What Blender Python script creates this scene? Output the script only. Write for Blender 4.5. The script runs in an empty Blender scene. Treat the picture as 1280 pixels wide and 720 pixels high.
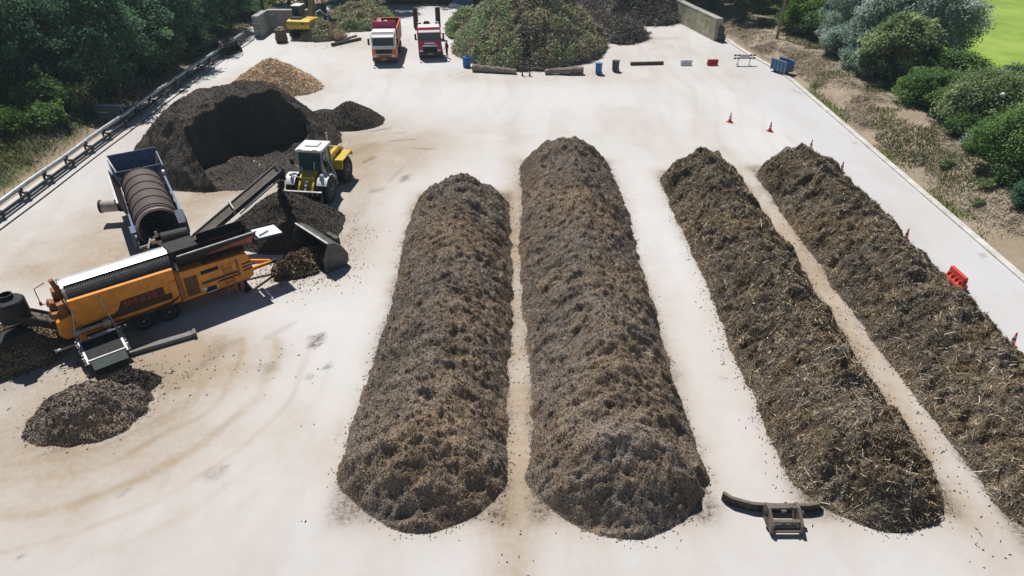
import bpy, bmesh, math, random
import numpy as np
from mathutils import Vector, Matrix

PI = math.pi
C = bpy.context.scene.collection
rng = np.random.default_rng(7)
random.seed(7)

# ------------------------------------------------------------------ camera model (used to place things on the ground)
FPX, CAM_H = 850.0, 19.6
TH = math.atan(560 / 850)
ct, st = math.cos(TH), math.sin(TH)

def P(px, py, z=0.0):
    a, b = (px - 640) / FPX, (360 - py) / FPX
    r = (a, ct + b * st, -st + b * ct)
    t = (z - CAM_H) / r[2]
    return Vector((r[0] * t, r[1] * t, z))

# ------------------------------------------------------------------ noise
def _hash(ix, iy, seed):
    h = (ix.astype(np.int64) * 374761393 + iy.astype(np.int64) * 668265263 + seed * 1442695041) & 0xFFFFFFFF
    h = ((h ^ (h >> 13)) * 1274126177) & 0xFFFFFFFF
    h = (h ^ (h >> 16)) & 0xFFFFFF
    return h / float(0xFFFFFF)

def vnoise(x, y, seed=0):
    x0, y0 = np.floor(x), np.floor(y)
    fx, fy = x - x0, y - y0
    fx = fx * fx * fx * (fx * (fx * 6 - 15) + 10)
    fy = fy * fy * fy * (fy * (fy * 6 - 15) + 10)
    a, b = _hash(x0, y0, seed), _hash(x0 + 1, y0, seed)
    c, d = _hash(x0, y0 + 1, seed), _hash(x0 + 1, y0 + 1, seed)
    return (a * (1 - fx) + b * fx) * (1 - fy) + (c * (1 - fx) + d * fx) * fy

def fbm(x, y, octv=4, seed=0, gain=0.5):
    x = np.asarray(x, float); y = np.asarray(y, float)
    s, a, n = 0.0, 1.0, 0.0
    for i in range(octv):
        q = 0.6 * i
        xr, yr = x * math.cos(q) - y * math.sin(q), x * math.sin(q) + y * math.cos(q)
        s = s + a * (vnoise(xr + 17.3 * i, yr - 9.1 * i, seed + i) - 0.5) * 2
        n += a; a *= gain; x = x * 2.03; y = y * 2.03
    return s / n

def sstep(a, b, x):
    t = np.clip((x - a) / (b - a), 0, 1)
    return t * t * (3 - 2 * t)

# ------------------------------------------------------------------ materials
def _nt(name):
    m = bpy.data.materials.new(name); m.use_nodes = True
    nt = m.node_tree; b = nt.nodes['Principled BSDF']
    return m, nt, b

def pm(name, col, rough=0.55, metal=0.0, var=0.25, scale=2.5, bump=0.0, spec=0.35, dirt=None, dirt_amt=0.35):
    """paint / metal / plastic with uneven tone and dust or wear patches"""
    m, nt, b = _nt(name); N, L = nt.nodes, nt.links
    tc = N.new('ShaderNodeTexCoord')
    n1 = N.new('ShaderNodeTexNoise'); n1.inputs['Scale'].default_value = scale; n1.inputs['Detail'].default_value = 6
    L.new(tc.outputs['Object'], n1.inputs['Vector'])
    mr = N.new('ShaderNodeMapRange'); mr.inputs[1].default_value = .3; mr.inputs[2].default_value = .7
    mr.inputs[3].default_value = 1 - var; mr.inputs[4].default_value = 1 + var * .6
    L.new(n1.outputs['Fac'], mr.inputs[0])
    mx = N.new('ShaderNodeMix'); mx.data_type = 'RGBA'; mx.blend_type = 'MULTIPLY'; mx.inputs[0].default_value = 1
    mx.inputs[6].default_value = (*col, 1); L.new(mr.outputs[0], mx.inputs[7])
    out = mx.outputs[2]
    if dirt:
        n2 = N.new('ShaderNodeTexNoise'); n2.inputs['Scale'].default_value = scale * 1.7; n2.inputs['Detail'].default_value = 8
        n2.inputs['Roughness'].default_value = .7
        L.new(tc.outputs['Object'], n2.inputs['Vector'])
        cr = N.new('ShaderNodeMapRange'); cr.inputs[1].default_value = .5; cr.inputs[2].default_value = .72
        cr.inputs[3].default_value = 0; cr.inputs[4].default_value = dirt_amt
        L.new(n2.outputs['Fac'], cr.inputs[0])
        m2 = N.new('ShaderNodeMix'); m2.data_type = 'RGBA'
        L.new(cr.outputs[0], m2.inputs[0]); L.new(out, m2.inputs[6]); m2.inputs[7].default_value = (*dirt, 1)
        out = m2.outputs[2]
    L.new(out, b.inputs['Base Color'])
    b.inputs['Roughness'].default_value = rough; b.inputs['Metallic'].default_value = metal
    b.inputs['Specular IOR Level'].default_value = spec
    if bump:
        bp = N.new('ShaderNodeBump'); bp.inputs['Strength'].default_value = bump; bp.inputs['Distance'].default_value = .03
        n3 = N.new('ShaderNodeTexNoise'); n3.inputs['Scale'].default_value = scale * 8; n3.inputs['Detail'].default_value = 5
        L.new(tc.outputs['Object'], n3.inputs['Vector']); L.new(n3.outputs['Fac'], bp.inputs['Height'])
        L.new(bp.outputs[0], b.inputs['Normal'])
    return m

def tone_mat(name, stops, noise=((1.2, .35), (9, .3)), rough=1.0, spec=0.05, trans=0.0, bump=0.5, bump_scale=14, attr_w=1.0, alt=None):
    """colour ramp driven by the mesh's own tone attribute plus object-space noise"""
    m, nt, b = _nt(name); N, L = nt.nodes, nt.links
    tc = N.new('ShaderNodeTexCoord')
    at = N.new('ShaderNodeAttribute'); at.attribute_name = 'tone'
    acc = N.new('ShaderNodeMath'); acc.operation = 'MULTIPLY'; acc.inputs[1].default_value = attr_w
    L.new(at.outputs['Fac'], acc.inputs[0]); o = acc.outputs[0]
    for sc, amp in noise:
        nz = N.new('ShaderNodeTexNoise'); nz.inputs['Scale'].default_value = sc; nz.inputs['Detail'].default_value = 5
        L.new(tc.outputs['Object'], nz.inputs['Vector'])
        ma = N.new('ShaderNodeMath'); ma.operation = 'MULTIPLY_ADD'; ma.inputs[1].default_value = amp * 2; ma.inputs[2].default_value = -amp
        L.new(nz.outputs['Fac'], ma.inputs[0])
        ad = N.new('ShaderNodeMath'); ad.operation = 'ADD'; L.new(o, ad.inputs[0]); L.new(ma.outputs[0], ad.inputs[1]); o = ad.outputs[0]
    cr = N.new('ShaderNodeValToRGB')
    el = cr.color_ramp.elements
    while len(el) < len(stops): el.new(.5)
    for e, (p, c) in zip(el, stops): e.position = p; e.color = (*c, 1)
    L.new(o, cr.inputs[0]); colour = cr.outputs[0]
    if alt:                                        # patches of a second, differently coloured material
        c2 = N.new('ShaderNodeValToRGB'); e2 = c2.color_ramp.elements
        while len(e2) < len(alt[0]): e2.new(.5)
        for e, (p, c) in zip(e2, alt[0]): e.position = p; e.color = (*c, 1)
        L.new(o, c2.inputs[0])
        nz = N.new('ShaderNodeTexNoise'); nz.inputs['Scale'].default_value = alt[1]; nz.inputs['Detail'].default_value = 6; nz.inputs['Roughness'].default_value = .65
        L.new(tc.outputs['Object'], nz.inputs['Vector'])
        mr = N.new('ShaderNodeMapRange'); mr.inputs[1].default_value = .44; mr.inputs[2].default_value = .60; L.new(nz.outputs['Fac'], mr.inputs[0])
        mxc = N.new('ShaderNodeMix'); mxc.data_type = 'RGBA'
        L.new(mr.outputs[0], mxc.inputs[0]); L.new(colour, mxc.inputs[6]); L.new(c2.outputs[0], mxc.inputs[7]); colour = mxc.outputs[2]
    L.new(colour, b.inputs['Base Color'])
    b.inputs['Roughness'].default_value = rough; b.inputs['Specular IOR Level'].default_value = spec
    if bump:
        bp = N.new('ShaderNodeBump'); bp.inputs['Strength'].default_value = bump; bp.inputs['Distance'].default_value = .05
        n3 = N.new('ShaderNodeTexNoise'); n3.inputs['Scale'].default_value = bump_scale; n3.inputs['Detail'].default_value = 6
        L.new(tc.outputs['Object'], n3.inputs['Vector']); L.new(n3.outputs['Fac'], bp.inputs['Height']); L.new(bp.outputs[0], b.inputs['Normal'])
    if trans:
        tr = N.new('ShaderNodeBsdfTranslucent'); mxs = N.new('ShaderNodeMixShader'); mxs.inputs[0].default_value = trans
        L.new(colour, tr.inputs['Color'])
        L.new(b.outputs[0], mxs.inputs[1]); L.new(tr.outputs[0], mxs.inputs[2])
        L.new(mxs.outputs[0], N['Material Output'].inputs['Surface'])
    return m

DUST = (.36, .29, .21)
M = {}
M['truck_orange'] = pm('truck_orange_paint', (.66, .15, .02), .45, var=.15)
M['orange'] = pm('orange_paint', (.76, .285, .03), .45, var=.2, dirt=(.33, .18, .07), dirt_amt=.5)
M['orange_dark'] = pm('orange_rusty', (.33, .12, .035), .6, var=.4, dirt=(.1, .05, .03), dirt_amt=.6)
M['stripe'] = pm('dark_red_stripe', (.055, .018, .012), .5)
M['letter'] = pm('red_lettering', (.30, .045, .02), .5)
M['black'] = pm('black_steel', (.018, .019, .022), .6, var=.35, dirt=(.055, .048, .04), dirt_amt=.4, spec=.2)
M['hopper'] = pm('dark_plum_steel', (.035, .028, .036), .5, var=.35, dirt=(.16, .07, .05), dirt_amt=.5)
M['hopper_red'] = pm('faded_red_paint', (.34, .10, .06), .55, var=.35, dirt=(.07, .05, .06), dirt_amt=.7)
M['rubber'] = pm('rubber', (.02, .02, .021), .85, var=.3, dirt=(.12, .10, .08), dirt_amt=.5)
M['rim'] = pm('grey_rim', (.42, .44, .46), .45, .2, dirt=DUST)
M['steel'] = pm('worn_steel', (.38, .39, .40), .42, .55, var=.3, dirt=(.2, .15, .1), dirt_amt=.4)
M['silver'] = pm('polished_sheet', (.62, .62, .63), .38, .45, var=.2, spec=.6)
M['white'] = pm('white_paint', (.74, .74, .73), .45, var=.1, dirt=(.5, .46, .4), dirt_amt=.3)
M['white_sheet'] = pm('white_sheet', (.70, .74, .78), .5, var=.08)
M['belt'] = pm('conveyor_belt', (.10, .088, .07), .8, var=.35, dirt=(.22, .18, .13), dirt_amt=.5)
M['beam_grey'] = pm('dull_grey_beam', (.15, .15, .15), .6, var=.3, dirt=(.1, .085, .07), dirt_amt=.5)
M['green_dark'] = pm('dark_green_belt', (.009, .028, .019), .6, var=.3)
M['navy'] = pm('navy_paint', (.035, .055, .11), .45, var=.3, dirt=(.15, .14, .14), dirt_amt=.5)
M['navy_light'] = pm('scuffed_blue_steel', (.10, .14, .22), .4, .2, var=.3, dirt=(.3, .3, .3), dirt_amt=.4)
M['drum_brown'] = pm('dusty_drum_mesh', (.10, .08, .07), .75, var=.3, scale=1.2, bump=.6)
M['drum_grey'] = pm('ribbed_drum_steel', (.075, .077, .08), .5, .3, var=.3, dirt=(.12, .1, .08), dirt_amt=.4)
M['drum_hoop'] = pm('drum_hoop_steel', (.07, .04, .03), .7, var=.4)
M['cabinet'] = pm('shaded_cabinet_paint', (.085, .12, .135), .5, var=.2)  # paint darkened to carry the shade of the trees over the cabinet
M['beige'] = pm('beige_belt', (.42, .38, .33), .8)
M['yellow'] = pm('yellow_paint', (.62, .43, .035), .45, var=.2, dirt=DUST, dirt_amt=.4)
M['tan_arm'] = pm('faded_ochre_paint', (.40, .29, .13), .55, var=.25, dirt=(.2, .13, .07), dirt_amt=.5)
M['grey'] = pm('grey_paint', (.32, .34, .35), .5, var=.2, dirt=DUST, dirt_amt=.3)
M['glass'] = pm('teal_glass', (.03, .085, .09), .08, 0, var=.15, spec=.8)
M['glass_dark'] = pm('windscreen', (.035, .06, .07), .1, 0, var=.15, spec=.7)
M['maroon'] = pm('maroon_paint', (.40, .022, .09), .4, var=.2, dirt=(.2, .12, .1), dirt_amt=.2)
M['red'] = pm('red_plastic', (.60, .055, .04), .5, var=.15, dirt=(.4, .2, .16), dirt_amt=.3)
M['red2'] = pm('crimson_plastic', (.45, .03, .055), .5, var=.2)
M['pinkwhite'] = pm('pale_roof_paint', (.70, .60, .61), .5, var=.1)
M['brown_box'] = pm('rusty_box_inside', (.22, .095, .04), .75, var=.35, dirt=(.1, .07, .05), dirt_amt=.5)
M['blue'] = pm('blue_plastic', (.03, .14, .42), .5, var=.15)
M['blue2'] = pm('blue_steel', (.03, .15, .36), .5, var=.3, dirt=(.3, .36, .4), dirt_amt=.5)
M['bluegrey'] = pm('blue_grey_sheet', (.22, .33, .38), .5, var=.2)
M['charcoal'] = pm('charcoal_plastic', (.06, .058, .058), .6, var=.2)
M['concrete_block'] = pm('block_concrete', (.34, .34, .33), .9, var=.35, scale=1.1, bump=.4, spec=.1, dirt=(.2, .21, .16), dirt_amt=.6)
M['concrete_warm'] = pm('mossy_concrete', (.40, .38, .28), .9, var=.35, scale=1.1, bump=.4, spec=.1, dirt=(.22, .21, .12), dirt_amt=.6)
M['kerb'] = pm('kerb_concrete', (.58, .57, .53), .9, var=.2, scale=.8, bump=.3, spec=.1, dirt=(.30, .26, .19), dirt_amt=.75)
M['bark'] = pm('bark', (.14, .11, .085), .95, var=.45, scale=3, bump=.9, spec=.05)
M['bark_pale'] = pm('weathered_log', (.27, .23, .19), .95, var=.4, scale=3, bump=.9, spec=.05)
M['cutwood'] = pm('cut_wood', (.62, .44, .29), .9, var=.2, bump=.2, spec=.05)
M['beam'] = pm('dark_timber', (.075, .06, .05), .9, var=.3, bump=.4)
M['pipe'] = pm('galvanised_pipe', (.46, .49, .51), .4, .45, var=.25, dirt=(.22, .18, .14), dirt_amt=.35)
M['fence_brown'] = pm('brown_cladding', (.075, .045, .045), .7, var=.4, scale=.6)
M['blue_cont'] = pm('dark_blue_container', (.02, .075, .16), .6, var=.35, scale=.7)
M['skin'] = pm('skin', (.45, .28, .2), .6, var=.05)
M['shirt'] = pm('dark_red_cloth', (.25, .03, .035), .9)
M['trousers'] = pm('dark_cloth', (.02, .022, .03), .9)
M['hair'] = pm('brown_hair', (.05, .03, .02), .8)
M['plate'] = pm('plate_yellow', (.6, .45, .06), .5, var=.05)
M['lamp'] = pm('lamp_lens', (.75, .75, .72), .2, var=.05, spec=.7)
M['bucket_steel'] = pm('scuffed_bucket_steel', (.10, .10, .098), .5, .3, var=.4, dirt=(.16, .13, .1), dirt_amt=.5)
M['bladesteel'] = pm('scraper_steel', (.036, .034, .032), .6, .2, var=.35, dirt=(.22, .19, .15), dirt_amt=.6)
M['bracket'] = pm('tan_bracket', (.15, .125, .10), .6, .1, var=.3, dirt=(.15, .12, .09), dirt_amt=.5)

# ------------------------------------------------------------------ mesh builder
def tag(o, label=None, cat=None, group=None, kind=None):
    if label: o['label'] = label
    if cat: o['category'] = cat
    if group: o['group'] = group
    if kind: o['kind'] = kind
    return o

def thing(name, label, cat, loc=(0, 0, 0), rz=0.0, group=None):
    o = bpy.data.objects.new(name, None); C.objects.link(o)
    o.location = loc; o.rotation_euler = (0, 0, rz); o.empty_display_size = .3
    return tag(o, label, cat, group)

def copy_tree(o, parent=None):
    c = o.copy(); C.objects.link(c)
    if parent is not None: c.parent = parent
    for ch in list(o.children): copy_tree(ch, c)
    return c

class MB:
    def __init__(s): s.v, s.f = [], []
    def add(s, vs, fs):
        n = len(s.v); s.v += [tuple(v) for v in vs]; s.f += [tuple(i + n for i in f) for f in fs]; return s
    def box(s, c, d, R=None):
        hx, hy, hz = d[0] / 2, d[1] / 2, d[2] / 2
        vs = [Vector((x, y, z)) for x in (-hx, hx) for y in (-hy, hy) for z in (-hz, hz)]
        if R is not None: vs = [R @ v for v in vs]
        c = Vector(c)
        return s.add([v + c for v in vs], [(0, 1, 3, 2), (4, 6, 7, 5), (0, 4, 5, 1), (2, 3, 7, 6), (0, 2, 6, 4), (1, 5, 7, 3)])
    def bar(s, a, b, w, h, up=(0, 0, 1)):
        a, b = Vector(a), Vector(b); d = (b - a); L = d.length; d.normalize()
        side = Vector(up).cross(d)
        if side.length < 1e-4: side = Vector((1, 0, 0)).cross(d)
        side.normalize(); u = d.cross(side)
        R = Matrix((d, side, u)).transposed()
        return s.box((a + b) / 2, (L, w, h), R)
    def tube(s, a, b, r0, r1=None, n=12):
        r1 = r0 if r1 is None else r1
        return s.path([a, b], [r0, r1], n)
    def path(s, pts, rs, n=10):
        pts = [Vector(p) for p in pts]
        if not isinstance(rs, (list, tuple)): rs = [rs] * len(pts)
        base = len(s.v); k = len(pts); prev = None
        for i, p in enumerate(pts):
            d = (pts[min(i + 1, k - 1)] - pts[max(i - 1, 0)]).normalized()
            if prev is None:
                q = Vector((0, 0, 1)) if abs(d.z) < .9 else Vector((1, 0, 0))
                a = d.cross(q).normalized()
            else:
                a = (prev - d * prev.dot(d)).normalized()
            prev = a; b = d.cross(a)
            for j in range(n):
                t = 2 * PI * j / n
                s.v.append(tuple(p + (a * math.cos(t) + b * math.sin(t)) * rs[i]))
        for i in range(k - 1):
            for j in range(n):
                j2 = (j + 1) % n
                s.f.append((base + i * n + j, base + i * n + j2, base + (i + 1) * n + j2, base + (i + 1) * n + j))
        s.f.append(tuple(base + j for j in range(n))[::-1]); s.f.append(tuple(base + (k - 1) * n + j for j in range(n)))
        return s
    def prism(s, poly, lo, hi, ax='y'):
        n = len(poly)
        def mk(p, t):
            return {'y': (p[0], t, p[1]), 'x': (t, p[0], p[1]), 'z': (p[0], p[1], t)}[ax]
        vs = [mk(p, lo) for p in poly] + [mk(p, hi) for p in poly]
        fs = [tuple(range(n)), tuple(range(2 * n - 1, n - 1, -1))] + [(i, (i + 1) % n, n + (i + 1) % n, n + i) for i in range(n)]
        return s.add(vs, fs)
    def lathe(s, prof, n=20, origin=(0, 0, 0), axis='z'):
        o = Vector(origin); base = len(s.v)
        for (r, z) in prof:
            for j in range(n):
                t = 2 * PI * j / n; a, b = r * math.cos(t), r * math.sin(t)
                s.v.append(tuple(o + Vector({'z': (a, b, z), 'y': (a, z, b), 'x': (z, a, b)}[axis])))
        k = len(prof)
        for i in range(k - 1):
            for j in range(n):
                j2 = (j + 1) % n
                s.f.append((base + i * n + j, base + i * n + j2, base + (i + 1) * n + j2, base + (i + 1) * n + j))
        ring = max(abs(prof[0][0] - prof[-1][0]), abs(prof[0][1] - prof[-1][1])) < 1e-6
        if prof[0][0] > 1e-5 and not ring: s.f.append(tuple(base + j for j in range(n))[::-1])
        if prof[-1][0] > 1e-5 and not ring: s.f.append(tuple(base + (k - 1) * n + j for j in range(n)))
        return s
    def strip(s, line, y0, y1, th):
        """a curved sheet: polyline in x,z swept along y, with thickness"""
        n = len(line); pts = [Vector((p[0], 0, p[1])) for p in line]; inner = []
        for i, p in enumerate(pts):
            d = (pts[min(i + 1, n - 1)] - pts[max(i - 1, 0)]).normalized()
            inner.append(p + Vector((-d.z, 0, d.x)) * th)
        poly = [(p.x, p.z) for p in pts] + [(p.x, p.z) for p in reversed(inner)]
        vs = [(x, y0, z) for x, z in poly] + [(x, y1, z) for x, z in poly]; m = 2 * n; fs = []
        for i in range(n - 1):
            a, b, c, d = i, i + 1, m - 2 - i, m - 1 - i
            fs += [(a, b, c, d), (m + d, m + c, m + b, m + a)]
        fs += [(i, (i + 1) % m, m + (i + 1) % m, m + i) for i in range(m)]
        return s.add(vs, fs)
    def build(s, name, mat, parent=None, bevel=0.0, smooth=False, loc=None):
        me = bpy.data.meshes.new(name); me.from_pydata(s.v, [], s.f)
        bm = bmesh.new(); bm.from_mesh(me)
        bmesh.ops.remove_doubles(bm, verts=bm.verts, dist=1e-6)
        bmesh.ops.recalc_face_normals(bm, faces=bm.faces); bm.to_mesh(me); bm.free()
        if smooth:
            me.polygons.foreach_set('use_smooth', [len(p.vertices) <= 4 for p in me.polygons])
        me.materials.append(mat if not isinstance(mat, str) else M[mat])
        o = bpy.data.objects.new(name, me); C.objects.link(o)
        if parent is not None: o.parent = parent
        if loc is not None: o.location = loc
        if bevel:
            b = o.modifiers.new('bevel', 'BEVEL'); b.width = bevel; b.segments = 2; b.limit_method = 'ANGLE'; b.angle_limit = math.radians(40)
        return o

def rnd_between(a, b): return a + (b - a) * random.random()

def np_obj(name, V, F, tone, mat, parent=None, smooth=False, loc=None):
    V = np.ascontiguousarray(V, np.float32); F = np.ascontiguousarray(F, np.int32)
    me = bpy.data.meshes.new(name)
    me.vertices.add(len(V)); me.vertices.foreach_set('co', V.ravel())
    me.loops.add(F.size); me.loops.foreach_set('vertex_index', F.ravel())
    me.polygons.add(len(F)); me.polygons.foreach_set('loop_start', np.arange(0, F.size, F.shape[1], dtype=np.int32))
    if smooth is not False: me.polygons.foreach_set("use_smooth", np.ones(len(F), bool) if smooth is True else np.asarray(smooth, bool))
    if tone is not None:
        a = me.attributes.new('tone', 'FLOAT', 'POINT'); a.data.foreach_set('value', np.ascontiguousarray(tone, np.float32))
    me.update(calc_edges=True); me.validate()
    me.materials.append(mat)
    o = bpy.data.objects.new(name, me); C.objects.link(o)
    if parent is not None: o.parent = parent
    if loc is not None: o.location = loc
    return o

def unit(a): return a / np.maximum(np.linalg.norm(a, axis=1, keepdims=True), 1e-9)

def flakes(pts, nrm, length, width, rg, tilt=.6):
    """small leaf or chip faces: (n,3) points, mean normals; returns verts, faces"""
    n = len(pts)
    nn = unit(nrm + rg.normal(0, tilt, (n, 3)))
    t = unit(np.cross(nn, rg.normal(0, 1, (n, 3)))); b = np.cross(nn, t)
    L = (length * rg.uniform(.5, 1.3, n))[:, None]; W = (width * rg.uniform(.6, 1.3, n))[:, None]
    V = np.stack([pts - t * L * .5, pts - b * W * .5 + t * L * .06, pts + t * L * .5, pts + b * W * .5], 1).reshape(-1, 3)
    return V, np.arange(4 * n).reshape(n, 4)

def sticks(pts, nrm, length, width, rg, tilt=.35):
    """three-sided slivers with real thickness"""
    n = len(pts)
    nn = unit(nrm + rg.normal(0, .15, (n, 3)))
    t = unit(np.cross(nn, rg.normal(0, 1, (n, 3)))); t = unit(t + nn * rg.normal(0, tilt, (n, 1))); b = unit(np.cross(nn, t)); c = np.cross(t, b)
    L = (np.asarray(length) * rg.uniform(.4, 1.5, n))[:, None]; W = (width * rg.uniform(.6, 1.4, n))[:, None]
    ring = [b * W * .5, -b * W * .25 + c * W * .43, -b * W * .25 - c * W * .43]
    V = np.stack([pts - t * L * .5 + r for r in ring] + [pts + t * L * .5 + r * .6 for r in ring], 1).reshape(-1, 3)
    k = 6 * np.arange(n)[:, None]
    F = np.concatenate([k + np.array([0, 1, 4, 3]), k + np.array([1, 2, 5, 4]), k + np.array([2, 0, 3, 5])], 0)
    return V, F
# ------------------------------------------------------------------ world, sun, camera
sc = bpy.context.scene
HAZE = .0004
SUN_DIR = Vector((.25, -.55, -1)).normalized()          # the way the light travels
w = bpy.data.worlds.new('World'); sc.world = w; w.use_nodes = True
nt = w.node_tree; bg = nt.nodes['Background']
sky = nt.nodes.new('ShaderNodeTexSky'); sky.sky_type = 'NISHITA'; sky.sun_disc = False
sky.sun_elevation = math.asin(-SUN_DIR.z); sky.sun_rotation = math.atan2(-SUN_DIR.x, -SUN_DIR.y)
sky.air_density = .8; sky.dust_density = .2; sky.ozone_density = 1.6
nt.links.new(sky.outputs[0], bg.inputs[0]); bg.inputs[1].default_value = 0.05
sl = bpy.data.lights.new('sun', 'SUN'); sl.energy = 5.0; sl.angle = math.radians(.5); sl.color = (1, .955, .90)
so = bpy.data.objects.new('sun', sl); C.objects.link(so); so.rotation_euler = SUN_DIR.to_track_quat('-Z', 'Y').to_euler(); so.location = (-20, 60, 80)
cd = bpy.data.cameras.new('camera'); cam = bpy.data.objects.new('camera', cd); C.objects.link(cam)
cam.location = (0, 0, CAM_H); cam.rotation_euler = (PI / 2 - TH, 0, 0)
cd.sensor_width = 36; cd.lens = 36 * FPX / 1280; cd.clip_end = 4000; cd.clip_start = .1
sc.camera = cam
sc.view_settings.view_transform = 'Standard'; sc.view_settings.look = 'None'; sc.view_settings.gamma = 1; sc.view_settings.use_curve_mapping = False
sc.view_settings.exposure = 0.13
sc.render.engine = 'CYCLES'
try:
    sc.cycles.use_denoising = True; sc.cycles.max_bounces = 6; sc.cycles.diffuse_bounces = 2; sc.cycles.transmission_bounces = 2
except Exception: pass

# thin summer haze: one closed box round the whole place, camera included
hz = MB().box((0, 350, 9.0), (3400, 4100, 30.0)).build('haze', M['white'])
hm, hnt, hb_ = _nt('haze_air'); hnt.nodes.remove(hb_)
pv = hnt.nodes.new('ShaderNodeVolumePrincipled'); pv.inputs['Density'].default_value = HAZE; pv.inputs['Color'].default_value = (.66, .87, .95, 1); pv.inputs['Anisotropy'].default_value = .2
hnt.links.new(pv.outputs[0], hnt.nodes['Material Output'].inputs['Volume'])
hz.data.materials.clear(); hz.data.materials.append(hm); tag(hz, kind='stuff')

# ------------------------------------------------------------------ terrain and yard
def terr_h(X, Y):
    left = sstep(-33.0, -39.0, X) * 1.3 * (1 - sstep(86, 96, Y) * .6)
    xr = yard_right(Y)
    right = sstep(xr + .7, xr + 4.8, X) * 1.15
    nz = fbm(X * .5, Y * .5, 4, 5) * .18 + fbm(X * 1.9, Y * 1.9, 3, 9) * .10
    return -0.06 + left + right + nz * np.maximum(sstep(-33, -34.5, X), sstep(xr + .8, xr + 2.0, X)) * (1 - sstep(42, 45, X)) * (X > -70)

def yard_right(Y):
    return 27.1 - 1.9 * sstep(66, 82, Y) - 1.6 * sstep(82, 90, Y)

xs = np.concatenate([[-1500, -700, -300, -150, -90], np.arange(-70, -30, .45), np.arange(-30, 24, 3), np.arange(24, 44, .3), np.arange(44, 80, 2), [90, 150, 300, 700, 1500]])
ys = np.concatenate([[-600, -200, -60], np.arange(-20, 110, .4), [115, 130, 160, 240, 400, 800, 2200]])
X, Y = np.meshgrid(xs, ys, indexing='ij')
Z = terr_h(X, Y)
nx, ny = X.shape
idx = np.arange(nx * ny).reshape(nx, ny)
F = np.stack([idx[:-1, :-1], idx[1:, :-1], idx[1:, 1:], idx[:-1, 1:]], -1).reshape(-1, 4)
xr = yard_right(Y)
# tone: 0 sandy soil .. .5 dry straw .. 1 green
g = np.where(X < 0, .50 + .5 * sstep(-33.6, -35.5, X + fbm(Y * .4, X * .4, 3, 3) * 1.5) - .55 * sstep(-34.6, -32.6, X),
             .22 + .55 * sstep(6.5, 9, X - xr) + .38 * np.exp(-((X - xr - .95) / .42) ** 2) * sstep(-.1, .45, fbm(Y * .25, Y * 0 + 3, 3, 8)))
g = g + fbm(X * .6, Y * .6, 4, 21) * .18
terrain_mat = tone_mat('bank_soil_and_grass', [(0, (.37, .305, .23)), (.25, (.29, .235, .175)), (.5, (.19, .165, .10)), (.75, (.075, .10, .028)), (1, (.045, .075, .02))],
                       noise=((3.0, .12), (14, .14)), bump=.7, bump_scale=5)
tag(np_obj('terrain', np.stack([X, Y, Z], -1).reshape(-1, 3), F, g.ravel(), terrain_mat, smooth=True), kind='structure')

# green field on the right, beyond the trees
fx = np.concatenate([np.arange(45.5, 70, 1.0), np.arange(70, 140, 5), [200, 400, 900]]); fy = np.concatenate([np.arange(-40, 120, 2.5), [150, 220, 400, 900]])
X, Y = np.meshgrid(fx, fy, indexing='ij'); Z = np.full_like(X, 1.16) + fbm(X * .05, Y * .05, 2, 4) * .05
nx, ny = X.shape; idx = np.arange(nx * ny).reshape(nx, ny)
F = np.stack([idx[:-1, :-1], idx[1:, :-1], idx[1:, 1:], idx[:-1, 1:]], -1).reshape(-1, 4)
field_mat = tone_mat('mown_grass', [(0, (.135, .22, .045)), (.5, (.215, .315, .06)), (1, (.30, .40, .09))], noise=((.06, .9), (.5, .6), (5, .5)), bump=.4, bump_scale=9)
tag(np_obj('field', np.stack([X, Y, Z], -1).reshape(-1, 3), F, np.full(X.size, .5), field_mat, smooth=True), kind='structure')

# concrete yard: dust, tyre marks and spills are worn into the slab
cell = .16
ys = np.arange(-12, 103.01, cell); us = np.linspace(0, 1, int(60 / cell) + 1)
U, Y = np.meshgrid(us, ys, indexing='ij'); xl = -32.7; xr = yard_right(Y)
X = xl + (xr - xl) * U
dust = np.zeros_like(X); dark = np.zeros_like(X)
def blob(px, py, rx, ry, amp, rot=0.0):
    c = P(px, py); dx, dy = X - c.x, Y - c.y
    a, b = dx * math.cos(rot) + dy * math.sin(rot), -dx * math.sin(rot) + dy * math.cos(rot)
    return amp * np.exp(-((a / rx) ** 2 + (b / ry) ** 2))
for a in ((110, 500, 4.2, 3.2, .85), (210, 430, 4.5, 1.6, .8), (250, 460, 4.5, 1.7, .45), (340, 345, 4.0, 2.6, .55), (440, 290, 2.2, 4.0, .5), (445, 215, 4.5, 5.0, .45), (250, 240, 5, 5, .8),
          (130, 300, 6, 5, .42), (60, 330, 6, 4, .4), (470, 180, 7, 4, .45), (600, 170, 12, 5, .22), (643, 420, .9, 25, .45), (640, 600, 1.0, 6, .08), (1060, 420, 1.2, 30, .4), (1000, 320, 1.0, 10, .3),
          (345, 112, 5.5, 2.4, .4), (330, 180, 10, 8, .3), (100, 600, 9, 4, .34), (300, 560, 8, 4, .16), (820, 50, 9, 9, .25), (640, 95, 14, 3, .25), (430, 55, 6, 3, .3)):
    dust += blob(*a)
dust *= 1.0 + .55 * fbm(X * .45, Y * .45, 4, 31)
dust += .10 * (fbm(X * .12, Y * .12, 3, 12) + .35) + .05 * fbm(X * 2.2, Y * 2.2, 3, 13)
dust += .16 * sstep(-.1, .5, fbm(X * .09 + 4, Y * .09, 4, 14)) + .12 * sstep(0, .4, fbm(X * .5, Y * .16, 5, 17))
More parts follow.
